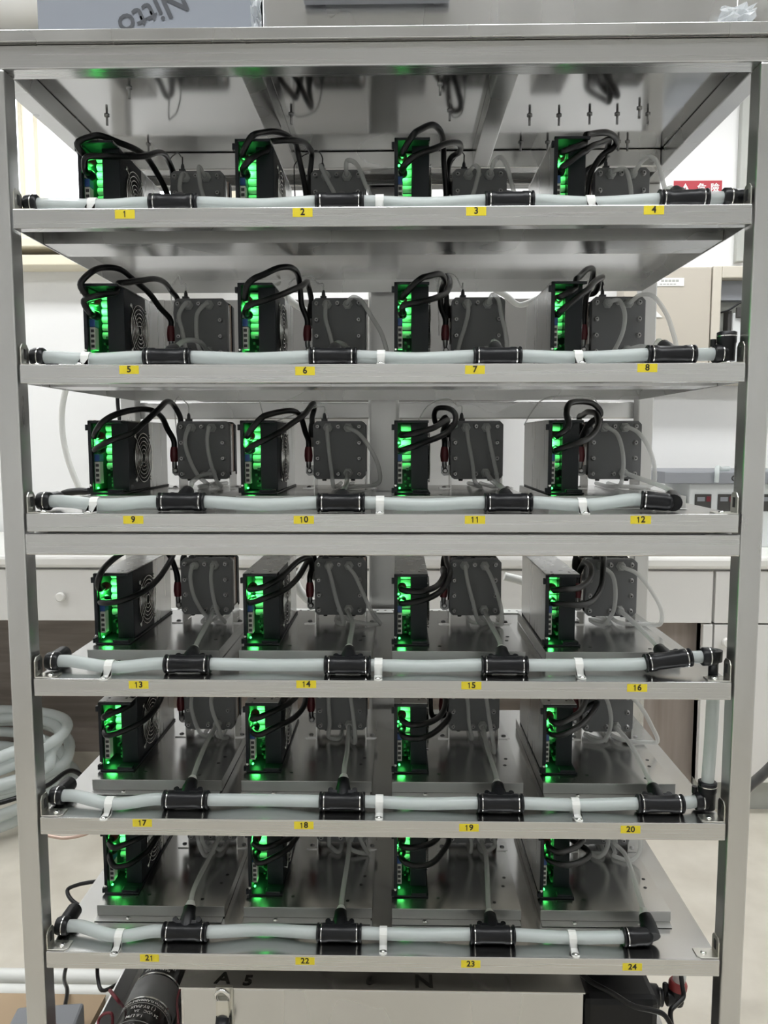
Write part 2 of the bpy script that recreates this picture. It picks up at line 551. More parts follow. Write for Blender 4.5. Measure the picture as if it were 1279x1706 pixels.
for i in range(6):
    z = .1035 - i * .0122
    k = PSU.part('capacitor', MB().lathe((.0105, .050, z), (1, 0, 0), [(0, .004), (.0008, .0056), (.020, .0056), (.021, .004)], 14), 'capacitor')
    PSU.part('capacitor_band', MB().lathe((.0262, .050, z), (1, 0, 0), [(0, .0058), (.003, .0058)], 14), 'cap_band', k)
PSU.part('back_board', MB().box(.0047, pw - .002, .060, .062, .004, ph - .004), 'psu_black')
PSU.part('terminal_strip', MB().box(.0048, .0125, .012, .026, .016, .050).box(.0048, .011, .012, .024, .064, .072), 'terminal_white')
for i in range(4):
    PSU.part('terminal_slot', MB().box(.0062, .0112, .0116, .013, .019 + i * .0078, .0235 + i * .0078), 'terminal_slot')
PSU.part('trimmer', MB().box(.0048, .0125, .012, .028, .051, .062), 'trim_blue')
mb = MB()
rr = random.Random(3)
for i in range(12):
    x, z, y = .011 + rr.random() * .02, .008 + rr.random() * .034, .030 + rr.random() * .02
    d = .0015 + rr.random() * .003
    mb.box(x, x + d, y, y + .012, z, z + d)
PSU.part('board_parts', mb, 'pcb')
PSU.part('indicator', MB().lathe((.0085, .014, .009), (0, -1, 0), [(0, .0017), (.002, .0017), (.0032, .001)], 8), 'led_green')
PSU.part('indicator', MB().lathe((.0070, .018, .0795), (0, -1, 0), [(0, .0018), (.002, .0018), (.0032, .001)], 8), 'led_green')
PSU.part('ground_screw', MB().lathe((.0022, .0, .0135), (0, -1, 0), [(0, .0026), (.0012, .0024), (.002, .0012)], 8), 'chrome')

ledL = bpy.data.lights.new('indicator_glow', 'POINT')
ledL.energy = LED
ledL.color = (.07, 1, .15)
ledL.shadow_soft_size = .006

CELL = Proto()
cw, ch = .090, .100


def plate(y0, y1, c=.006, ins=0):
    i = ins
    return MB().prism([(c + i, i), (cw - c - i, i), (cw - i, c + i), (cw - i, ch - c - i), (cw - c - i, ch - i), (c + i, ch - i), (i, ch - c - i), (i, c + i)], 'y', y0, y1)


CELL.part('front_plate', plate(0, .016), 'cell_grey', bevel=.0008)
CELL.part('rear_plate', plate(.047, .062), 'cell_dark', bevel=.0008)
CELL.part('cell_pack', plate(.020, .043, .004, .003), 'steel_psu')
CELL.part('collector', MB().box(.002, cw - .002, .0162, .0198, .004, ch - .004).box(.002, cw - .002, .0432, .0468, .004, ch - .004), 'copper')
BOLTS = [(.0078, .0905), (.0432, .0905), (.0793, .0905), (.0078, .063), (.0078, .036), (.0793, .063), (.0793, .036), (.0078, .0092), (.0432, .0092), (.0793, .0092)]
for x, z in BOLTS:
    k = CELL.part('bolt', MB().lathe((x, 0, z), (0, -1, 0), [(0, .0046), (.0008, .0046), (.0008, .0033), (.0045, .0033), (.0050, .0028)], 12), 'bolt_grey')
    CELL.part('socket', MB().lathe((x, -.0050, z), (0, -1, 0), [(0, .0017), (.0002, .0017)], 6), 'recess_shade', k)  # dark hex disc paints the shade inside the bolt head
FIT = [(.0255, .0885), (.0606, .0885), (.0600, .0108)]
for x, z in FIT:
    k = CELL.part('fitting', MB().lathe((x, 0, z), (0, -1, 0), [(0, .0076), (.005, .0076), (.005, .0066), (.010, .0066), (.011, .0058), (.011, .0040)], 14), 'fitting_grey')
    CELL.part('nut_face', MB().lathe((x, -.0002, z), (0, -1, 0), [(0, .0085), (.003, .0085)], 6), 'fitting_grey', k)
for x in (.018, .068):
    CELL.part('bottom_screw', MB().lathe((x, .008, 0), (0, 0, -1), [(0, .0042), (.0032, .0035)], 10), 'cell_dark')
CELL.part('sensor_plug', MB().box(.014, .024, .003, .013, ch, ch + .004).lathe((.019, .008, ch + .004), (0, 0, 1), [(0, .0034), (.006, .003), (.010, .0016)], 8), 'cell_dark')
bz = -.0165
for x0, x1, t0, t1, sx in ((.0, .0015, -.019, .0015, -.010), (cw - .0015, cw, cw - .0015, cw + .019, cw + .010)):
    kb = CELL.part('bracket', MB().box(x0, x1, .004, .058, bz + .0015, .012).box(t0, t1, .004, .034, bz, bz + .0015), 'steel_sheet')
    CELL.part('bracket_screw', MB().lathe((sx, .016, bz + .0015), (0, 0, 1), [(0, .0042), (.0012, .004), (.0024, .0015)], 10), 'dark_steel', kb)
# lugs on the left flank
kl = CELL.part('lug', MB().prism([(-.0155, .010), (-.0105, .005), (-.003, .006), (.001, .010), (.001, .024), (-.0155, .022)], 'y', .018, .0205), 'dark_steel')
CELL.part('lug_bolt', MB().lathe((-.0085, .018, .014), (0, -1, 0), [(0, .005), (.004, .005), (.004, .003), (.006, .003)], 6), 'bolt_grey', kl)
CELL.part('lug', MB().box(-.010, .001, .044, .0465, .055, .066), 'dark_steel')

UNITS = {}
for r in range(6):
    for c in range(4):
        n = 4 * r + c + 1
        x, z = X0[c], ZS[r]
        t = empty('unit_tray', (x, 0, z + .0003), label=f'flat stainless tray with a folded flange behind yellow label {NW[n]}', cat='tray', group='unit trays')
        TRAY.make(t)
        p = empty('power_supply', (x + (.001, .002, .003, .004)[c], .115, z + tz + .0005), label=f'open-fronted power supply glowing green inside, above yellow label {NW[n]}', cat='power supply', group='power supplies')
        PSU.make(p)
        for lx, ly, lz, e in ((.0085, .032, .080, 1.0), (.012, .024, .012, .16)):
            lo = bpy.data.objects.new('indicator_glow', ledL.copy() if e != 1 else ledL)
            lo.data.energy = LED * e
            col.objects.link(lo)
            lo.parent = p
            lo.location = (lx, ly, lz)
        s = empty('cell_stack', (x + .0995, .255, z + .036), label=f'bolted grey cell stack with three hose fittings above yellow label {NW[n]}', cat='cell stack', group='cell stacks')
        CELL.make(s)
        UNITS[n] = (p.location.copy(), s.location.copy())

# ------------------------------------------------------------------ cables and tubes, each traced where it runs
TR = {
 1: dict(A=[(128, 262, .108), (130, 244, .1), (165, 235, .12), (198, 241, .15), (233, 254, .19), (252, 273, .23)],
         B=[(127, 272, .108), (143, 263, .1), (169, 260, .11), (208, 261, .14), (241, 260, .18), (268, 254, .23), (281, 269, .28)],
         S=[(283, 267, .33), (285, 252, .32), (294, 243, .3), (302, 256, .28)], L=[(299, 313, .225), (307, 340, .21)], R=[(332, 278, .235), (333, 306, .22), (341, 340, .2)], T=[(330, 345, .2)]),
 2: dict(A=[(405, 248, .108), (418, 232, .11), (440, 222, .15), (458, 218, .18), (480, 222, .22), (492, 232, .25), (497, 256, .265)],
         B=[(406, 284, .108), (414, 268, .102), (430, 255, .12), (460, 242, .16), (495, 235, .21), (512, 238, .26), (519, 252, .29)],
         S=[(489, 284, .33), (491, 262, .33), (510, 235, .31), (520, 228, .3), (530, 238, .285)], L=[(534, 276, .235), (545, 300, .215), (562, 340, .19)], R=[(578, 268, .235), (592, 272, .225), (608, 306, .21), (620, 340, .2)], T=[(590, 345, .2)]),
 3: dict(A=[(674, 249, .108), (684, 234, .11), (700, 219, .13), (721, 209, .17), (733, 218, .2), (738, 240, .24), (739, 268, .262)],
         B=[(673, 278, .108), (682, 265, .1), (700, 252, .115), (730, 238, .16), (755, 228, .22), (768, 226, .27), (766, 240, .30), (752, 256, .31)],
         S=[(750, 275, .34), (757, 255, .33), (766, 240, .31), (771, 250, .285)], L=[(790, 276, .235), (797, 282, .225), (792, 310, .21), (785, 340, .2)], R=[(824, 268, .235), (832, 262, .23), (842, 272, .22), (850, 300, .21), (856, 340, .2)], T=[(850, 345, .2)]),
 4: dict(A=[(950, 250, .108), (965, 238, .11), (985, 226, .16), (1010, 219, .21), (1022, 222, .25), (1021, 234, .262), (1001, 264, .268)],
         B=[(945, 266, .108), (975, 246, .12), (1000, 236, .17), (1016, 228, .22), (1019, 240, .27), (1005, 268, .3)],
         S=[(1010, 262, .3), (1013, 258, .285)], L=[(1040, 282, .235), (1048, 300, .225), (1050, 340, .21)], R=[(1070, 268, .235), (1082, 261, .23), (1094, 270, .22), (1103, 300, .21), (1107, 335, .2)], T=[(1085, 338, .2)]),
 5: dict(A=[(133, 500, .108), (134, 475, .1), (150, 455, .11), (172, 446, .14), (200, 449, .17), (225, 468, .2), (250, 490, .23), (266, 512, .25)],
         B=[(129, 511, .108), (140, 501, .1), (165, 491, .11), (200, 484, .15), (235, 472, .2), (258, 466, .24), (275, 472, .28), (286, 486, .305)],
         S=[(285, 482, .33), (292, 460, .31), (297, 452, .295), (302, 470, .28)], L=[(298, 525, .235), (303, 550, .23), (311, 585, .22)], R=[(330, 520, .235), (328, 545, .225), (334, 580, .21)], T=[(330, 571, .2), (308, 568, .13)]),
 6: dict(A=[(404, 490, .108), (412, 478, .105), (440, 460, .13), (465, 447, .16), (485, 446, .19), (498, 458, .23), (502, 475, .25), (504, 510, .262)],
         B=[(405, 520, .108), (412, 510, .1), (435, 502, .11), (465, 489, .16), (495, 477, .22), (508, 470, .27), (513, 478, .30)],
         S=[(478, 480, .33), (487, 462, .32), (500, 452, .31), (518, 455, .3), (530, 470, .285)], L=[(542, 530, .235), (550, 560, .225), (556, 590, .21)], R=[(588, 495, .24), (600, 500, .235), (620, 530, .23), (637, 560, .23), (642, 600, .23)], T=[(575, 576, .2)]),
 7: dict(A=[(667, 493, .108), (690, 478, .105), (715, 464, .14), (733, 458, .18), (740, 468, .22), (735, 485, .25), (734, 510, .26)],
         B=[(663, 520, .108), (670, 510, .1), (690, 505, .11), (720, 496, .16), (742, 486, .22), (749, 470, .26), (744, 460, .285), (740, 478, .305)],
         S=[(733, 457, .29), (748, 449, .29), (760, 458, .285), (768, 478, .275)], L=[(780, 518, .24), (774, 545, .235), (765, 575, .23), (762, 600, .22)], R=[(820, 491, .235), (829, 497, .225), (835, 525, .215), (842, 555, .21), (843, 590, .2)], T=[(830, 577, .2)]),
 8: dict(A=[(943, 490, .108), (952, 480, .11), (965, 465, .16), (978, 448, .21), (988, 446, .25), (985, 470, .28), (976, 500, .275)],
         B=[(948, 500, .108), (962, 488, .12), (985, 468, .18), (1002, 461, .24), (998, 470, .285), (990, 488, .305)],
         S=[(1004, 470, .3), (1006, 475, .28)], L=[(1030, 500, .24), (1040, 520, .23), (1038, 550, .22), (1028, 575, .22), (1015, 598, .22)], R=[(1065, 492, .24), (1085, 492, .235), (1105, 515, .23), (1118, 545, .225), (1123, 590, .22)], T=[(1066, 577, .23), (1085, 584, .17)]),
 9: dict(A=[(157, 727, .108), (168, 708, .102), (190, 694, .12), (220, 684, .16), (250, 683, .2), (270, 696, .24), (279, 715, .26)],
         B=[(157, 743, .108), (182, 735, .1), (219, 722, .12), (237, 707, .15), (264, 682, .2), (278, 669, .25), (289, 675, .29)],
         S=[(291, 672, .33), (298, 661, .31), (307, 668, .285)], L=[(308, 735, .235), (318, 770, .235), (330, 792, .24), (347, 808, .26)], R=[(344, 735, .235), (349, 775, .235), (358, 803, .24), (368, 815, .25)], T=[(335, 793, .22), (320, 803, .15)]),
 10: dict(A=[(416, 724, .108), (430, 708, .11), (460, 692, .15), (488, 686, .19), (502, 695, .23), (509, 720, .255)],
          B=[(415, 747, .108), (425, 740, .1), (445, 730, .11), (480, 707, .17), (505, 690, .22), (521, 672, .27), (523, 682, .3)],
          S=[(432, 652, .42), (437, 680, .40), (447, 702, .33)], L=[(547, 745, .235), (552, 785, .235), (556, 812, .235)], R=[(597, 722, .235), (615, 745, .235), (631, 780, .24), (630, 805, .25), (610, 818, .27)], T=[(577, 806, .16)]),
 11: dict(A=[(675, 728, .108), (690, 722, .1), (715, 714, .14), (738, 703, .19), (745, 701, .22), (738, 718, .25)],
          B=[(673, 750, .108), (685, 745, .1), (710, 735, .13), (740, 722, .19), (757, 705, .23), (757, 688, .26), (745, 680, .28), (728, 681, .29), (723, 692, .3), (728, 708, .31)],
          S=[(696, 704, .27), (710, 680, .27), (728, 668, .275), (750, 666, .28), (762, 676, .275)], L=[(780, 735, .235), (787, 775, .235), (791, 805, .235), (800, 817, .25)], R=[(815, 732, .235), (822, 765, .23), (828, 800, .235), (826, 816, .25)], T=[(818, 799, .2)]),
 12: dict(A=[(938, 728, .108), (946, 712, .10), (943, 690, .12), (947, 674, .14), (965, 669, .18), (990, 674, .22), (1001, 690, .235), (984, 706, .25)],
          B=[(940, 744, .108), (955, 740, .1), (980, 730, .13), (996, 708, .17), (993, 690, .2), (980, 686, .23), (970, 692, .28)],
          S=[(873, 708, .26), (885, 685, .28), (905, 660, .3), (940, 650, .31), (985, 652, .3), (996, 670, .285)], L=[(1027, 722, .24), (1038, 750, .235), (1042, 785, .235), (1035, 808, .245), (1015, 818, .27)], R=[(1062, 720, .24), (1080, 745, .235), (1090, 780, .235), (1086, 808, .25), (1070, 816, .28)], T=[(1062, 796, .19)]),
 13: dict(A=[(170, 981, .108), (163, 975, .1), (166, 961, .1), (178, 943, .13), (197, 926, .16), (225, 912, .19), (260, 908, .23), (283, 922, .252)],
          B=[(166, 1005, .108), (185, 1004, .1), (205, 1000, .105), (235, 988, .13), (262, 965, .18), (280, 935, .23), (290, 915, .27)],
          S=[(285, 920, .33), (295, 905, .31), (305, 915, .28)], L=[(317, 960, .235), (322, 990, .235), (335, 1015, .24), (352, 1036, .26)], R=[(351, 960, .235), (354, 995, .23), (362, 1025, .235), (374, 1040, .25)], T=[(352, 1026, .2)]),
 14: dict(A=[(424, 981, .108), (437, 977, .1), (455, 965, .12), (480, 945, .17), (500, 932, .21), (515, 930, .24), (519, 946, .26)],
          B=[(424, 1001, .108), (440, 997, .1), (470, 985, .13), (495, 965, .19), (512, 940, .25), (519, 925, .29)],
          S=[(520, 915, .33), (530, 905, .3)], L=[(551, 962, .235), (560, 1000, .235), (572, 1043, .24)], R=[(590, 957, .235), (605, 990, .235), (620, 1025, .235), (633, 1049, .24), (610, 1040, .28)], T=[(587, 1040, .15)]),
 15: dict(A=[(675, 980, .108), (695, 986, .1), (715, 983, .12), (735, 972, .18), (742, 955, .22), (738, 948, .25)],
          B=[(668, 1003, .108), (690, 1003, .1), (715, 995, .12), (740, 975, .18), (751, 952, .22), (748, 932, .27), (742, 920, .3)],
          S=[(750, 915, .33), (760, 905, .3)], L=[(778, 965, .235), (788, 1005, .235), (798, 1040, .24), (812, 1042, .26)], R=[(816, 957, .235), (828, 990, .225), (836, 1030, .225), (832, 1052, .24)], T=[(815, 1036, .17)]),
 16: dict(A=[(918, 985, .108), (935, 982, .1), (962, 980, .13), (982, 965, .17), (985, 945, .21), (975, 938, .25)],
          B=[(918, 1004, .108), (935, 1006, .1), (965, 1008, .12), (990, 998, .17), (1003, 975, .21), (1000, 945, .25), (987, 925, .29)],
          S=[(985, 915, .33), (995, 905, .3)], L=[(1019, 957, .24), (1025, 985, .235), (1020, 1022, .235), (1003, 1043, .24), (982, 1032, .26)], R=[(1060, 955, .24), (1085, 985, .23), (1102, 1020, .23), (1099, 1042, .235), (1080, 1044, .25), (1058, 1030, .29)], T=[(1062, 1043, .16)]),
 17: dict(A=[(162, 1195, .108), (175, 1192, .1), (200, 1180, .115), (225, 1163, .15), (255, 1140, .2)],
          B=[(164, 1220, .108), (178, 1225, .1), (205, 1218, .11), (240, 1200, .14), (262, 1175, .18), (278, 1150, .23)],
          S=[], L=[(318, 1170, .235), (325, 1205, .235), (338, 1231, .24), (355, 1237, .26)], R=[(350, 1170, .23), (355, 1205, .23), (365, 1232, .235), (378, 1236, .25)], T=[(345, 1236, .18)]),
 18: dict(A=[(417, 1198, .108), (430, 1195, .1), (460, 1180, .13), (490, 1160, .18), (508, 1140, .23)],
          B=[(412, 1222, .108), (430, 1224, .1), (460, 1210, .12), (490, 1195, .17), (510, 1175, .22), (518, 1145, .28)],
          S=[], L=[(547, 1170, .24), (549, 1205, .24), (548, 1228, .25)], R=[(585, 1170, .235), (590, 1210, .225), (591, 1238, .225)], T=[(578, 1252, .15)]),
 19: dict(A=[(666, 1203, .108), (680, 1207, .1), (710, 1205, .12), (735, 1190, .18), (742, 1165, .24)],
          B=[(666, 1222, .108), (674, 1228, .1), (700, 1230, .11), (730, 1215, .16), (747, 1190, .22), (748, 1160, .28)],
          S=[], L=[(779, 1170, .24), (781, 1205, .24), (786, 1230, .245), (797, 1222, .27)], R=[(810, 1165, .23), (817, 1215, .21), (823, 1262, .19)], T=[(810, 1240, .19)]),
 20: dict(A=[(914, 1212, .108), (925, 1205, .1), (950, 1190, .14), (970, 1170, .19), (974, 1150, .24)],
          B=[(915, 1222, .108), (930, 1225, .1), (955, 1215, .13), (980, 1195, .18), (992, 1170, .24), (985, 1145, .29)],
          S=[], L=[(1014, 1175, .235), (1017, 1208, .235), (1006, 1233, .235), (990, 1234, .24), (974, 1222, .26)], R=[(1065, 1175, .23), (1085, 1210, .225), (1095, 1238, .23), (1084, 1244, .24), (1062, 1232, .28)], T=[(1051, 1242, .18)]),
 21: dict(A=[(180, 1408, .108), (190, 1412, .1), (205, 1405, .11), (225, 1390, .14), (255, 1365, .2)],
          B=[(180, 1435, .108), (190, 1442, .1), (210, 1438, .11), (235, 1415, .15), (255, 1390, .2), (275, 1362, .26)],
          S=[], L=[(328, 1385, .225), (334, 1415, .22), (344, 1438, .225), (358, 1438, .24), (374, 1420, .27)], R=[(335, 1390, .22), (342, 1416, .225), (354, 1414, .25)], T=[(345, 1436, .18)]),
 22: dict(A=[(421, 1410, .108), (435, 1412, .1), (465, 1398, .14), (495, 1378, .2)],
          B=[(420, 1435, .108), (430, 1438, .1), (460, 1425, .12), (490, 1400, .18), (508, 1375, .25)],
          S=[], L=[(548, 1385, .245), (550, 1400, .26)], R=[(597, 1390, .23), (605, 1412, .23), (612, 1430, .24)], T=[(580, 1425, .18)]),
 23: dict(A=[(669, 1408, .108), (680, 1412, .1), (705, 1405, .14), (730, 1385, .2)],
          B=[(668, 1428, .108), (680, 1440, .1), (712, 1441, .12), (735, 1422, .17), (746, 1395, .22), (748, 1372, .28)],
          S=[], L=[(782, 1390, .24), (785, 1405, .25)], R=[(820, 1390, .23), (824, 1410, .24)], T=[(810, 1432, .17)]),
 24: dict(A=[(915, 1412, .108), (925, 1419, .1), (945, 1415, .13), (968, 1395, .19)],
          B=[(916, 1428, .108), (930, 1440, .1), (960, 1438, .13), (980, 1420, .18), (987, 1392, .25)],
          S=[], L=[(1013, 1395, .235), (1008, 1420, .235), (995, 1432, .235), (982, 1424, .25)], R=[(1066, 1400, .23), (1063, 1428, .225), (1046, 1446, .225), (1022, 1438, .24), (998, 1418, .27)], T=[(1042, 1425, .19)]),
}
# main hose fittings: pixel of the tee centre, pixel of its branch mouth
TEES = {1: ((290, 339), (290, 331)), 2: ((566, 337), (566, 330)), 3: ((848, 335), (848, 328)), 4: ((1137, 332), (1131, 320)),
        5: ((280, 596), (284, 582)), 6: ((555, 596), (556, 580)), 7: ((828, 594), (828, 578)), 8: ((1117, 591), (1108, 576)),
        9: ((303, 836), (308, 818)), 10: ((568, 840), (572, 824)), 11: ((846, 837), (840, 822)), 12: ((1106, 836), (1104, 823)),
        13: ((313, 1106), (324, 1083)), 14: ((579, 1108), (584, 1082)), 15: ((840, 1108), (833, 1083)), 16: ((1112, 1100), (1088, 1083)),
        17: ((310, 1332), (321, 1301)), 18: ((570, 1335), (576, 1299)), 19: ((833, 1338), (823, 1308)), 20: ((1099, 1339), (1082, 1311)),
        21: ((309, 1552), (319, 1510)), 22: ((565, 1554), (568, 1518)), 23: ((820, 1557), (815, 1524)), 24: ((1072, 1560), (1060, 1521))}
HY = .040
BL = .036       # branch length


def rest(px, py, z, clear):
    """a fitting seen at a pixel, resting on the shelf: slid towards the shelf front until it clears the sheet"""
    p = P(px, py, HY)
    if p.z < z + clear:
        d = (p - CAM).normalized()
        if d.z < -.02:
            p = CAM + d * ((z + clear - CAM.z) / d.z)
        if p.y < .022:
            p = P(px, py, .022)
        p.z = max(p.z, z + clear)
    return p


def branch_dir(n):
    (cx, cy), (bx, by) = TEES[n]
    c = rest(cx, cy, ZS[(n - 1) // 4], .0142)
    d = (P(bx, by, HY) - CAM).normalized()
    o = CAM - c
    b = o.dot(d)
    q = b * b - (o.length_squared - BL * BL)
    if q < 0:
        e = CAM + d * (-b)
    else:
        e = CAM + d * (-b + math.sqrt(q))
    v = e - c
    v.z = max(v.z, -.002)
    return c, v.normalized()


TEE = Proto()
mb = MB().lathe((-.029, 0, 0), (1, 0, 0), [(0, .0125), (.001, .0135), (.010, .0135), (.012, .0125), (.046, .0125), (.048, .0135), (.057, .0135), (.058, .0125)], 20)
mb.lathe((0, 0, .004), (0, 0, 1), [(0, .0115), (.016, .0115), (.022, .0100), (.031, .0095), (.032, .0085)], 18)
mb.box(-.016, .016, -.008, .008, .006, .014)
for sx in (-.018, .018):
    mb.lathe((sx, -.006, .0155), (0, 1, 0), [(0, .0042), (.012, .0042)], 10).box(sx - .004, sx + .004, -.005, .005, .008, .014)
TEE.part('body', mb, 'black_plastic', bevel=0)
for sx in (-1, 1):
    TEE.part('metal_ring', MB().lathe((sx * .0262, 0, 0), (sx, 0, 0), [(0, .0137), (.0012, .0137)], 20), 'chrome')
    TEE.part('release_collar', MB().lathe((sx * .029, 0, 0), (sx, 0, 0), [(0, .0115), (.002, .0115), (.002, .0138), (.0045, .0138), (.0052, .0125)], 20), 'black_plastic')
TEE.part('branch_collar', MB().lathe((0, 0, .036), (0, 0, 1), [(0, .0075), (.003, .0075), (.008, .0052)], 14), 'nylon')
ELB = Proto()
mb = MB().lathe((-.027, 0, 0), (1, 0, 0), [(0, .0125), (.001, .0137), (.012, .0137), (.014, .013), (.030, .013), (.037, .011), (.040, .006)], 20)
mb.lathe((.012, 0, -.002), (0, 0, 1), [(0, .013), (.018, .0125), (.030, .0105), (.034, .0095)], 18)
ELB.part('body', mb, 'black_plastic')
ELB.part('metal_ring', MB().lathe((-.0262, 0, 0), (1, 0, 0), [(0, .0139), (.0014, .0139)], 20), 'chrome')
ELB.part('release_collar', MB().lathe((-.027, 0, 0), (-1, 0, 0), [(0, .0115), (.002, .0115), (.002, .0138), (.0045, .0138), (.0052, .0125)], 20), 'black_plastic')
ELB.part('branch_collar', MB().lathe((.012, 0, .032), (0, 0, 1), [(0, .0075), (.004, .0075), (.010, .0052)], 14), 'nylon')

MOUTH = {}
for n in range(1, 25):
    c, v = branch_dir(n)
    r = (n - 1) // 4
    # frame: x along the hose, z along the branch
    lean = Vector((1, 0, 0))
    if n in (4, 16):
        lean = (P(TEES[n][0][0] + 30, TEES[n][0][1] - (.8 if n == 4 else 4), HY) - c).normalized()
    zax = (v - lean * v.dot(lean)).normalized()
    if n in (12, 24):
        zax = v
        lean = (lean - zax * lean.dot(zax)).normalized()
    yax = zax.cross(lean)
    M4 = Matrix((lean, yax, zax)).transposed().to_4x4()
    M4.translation = c
    end = n in (12, 24)
    t = empty('hose_elbow' if end else 'hose_tee', label=(f'black push-fit elbow ending the main hose above yellow label {NW[n]}' if end else f'black push-fit tee in the main hose above yellow label {NW[n]}'),
              cat='hose fitting', group='main hose fittings')
    t.matrix_world = M4
    (ELB if end else TEE).make(t)
    off = Vector((.012, 0, 0)) if end else Vector()
    MOUTH[n] = (M4 @ (off + Vector((0, 0, .038))), M4 @ (off + Vector((0, 0, .056))), M4 @ Vector((-.029, 0, 0)), M4 @ Vector((.029, 0, 0)), lean)

A_END, B_END = Vector((-.0100, .0145, .050)), Vector((-.0065, .045, .092))
import numpy as np


def relax(paths, boxes, zmin, zmax, its=140):
    """nudge sampled runs [points, radius, pinned head, pinned tail] out of solid boxes and off each other"""
    P0 = [np.array([tuple(p) for p in q[0]]) for q in paths]
    X = [a.copy() for a in P0]
    for it in range(its):
        D = [np.zeros_like(a) for a in X]
        for i in range(len(X)):
            for k in range(i + 1, len(X)):
                need = paths[i][1] + paths[k][1] + .0004
                d = X[i][:, None, :] - X[k][None, :, :]
                L = np.sqrt((d * d).sum(2)) + 1e-9
                m = L < need
                if m.any():
                    a, b = np.nonzero(m)
                    u = d[a, b] / L[a, b][:, None]
                    w_ = (need - L[a, b])[:, None] * .5
                    for aa, bb, uu, ww in zip(a, b, u, w_):
                        if (uu * ww)[2] == 0: uu = uu + np.array((0, 0, .3))
                        if np.abs(D[i][aa]).sum() < np.abs(uu * ww).sum(): D[i][aa] = uu * ww
                        if np.abs(D[k][bb]).sum() < np.abs(uu * ww).sum(): D[k][bb] = -uu * ww
        for i, (pts, r, h, t, own) in enumerate(paths):
            x = X[i]
            n = len(x)
            free = np.ones(n, bool)
            free[:h] = False
            if t: free[n - t:] = False
            d = D[i]
            # spread a push over its neighbours so the run stays smooth
            for _ in range(2):
                d[1:-1] = np.where((np.abs(d[1:-1]).sum(1) > 0)[:, None], d[1:-1], .45 * (d[:-2] + d[2:]))
            x[free] += d[free]
            for bx0, bx1, by0, by1, bz0, bz1 in boxes + own:
                lo = np.array((bx0, by0, bz0)) - r
                hi = np.array((bx1, by1, bz1)) + r
                ins = ((x > lo) & (x < hi)).all(1) & free
                for q in np.nonzero(ins)[0]:
                    a, b = x[q] - lo, hi - x[q]
                    e = np.concatenate((a, b))
                    w_ = int(e.argmin())
                    if w_ < 3: x[q][w_] = lo[w_]
                    else: x[q][w_ - 3] = hi[w_ - 3]
            x[free, 2] = np.clip(x[free, 2], zmin + r, zmax - r)
            if it < its - 45:
                disp = x - P0[i]
                sm = disp.copy()
                sm[1:-1] = .5 * disp[1:-1] + .25 * (disp[:-2] + disp[2:])
                x[free] = (P0[i] + sm)[free]
    return [[Vector(p) for p in a] for a in X]


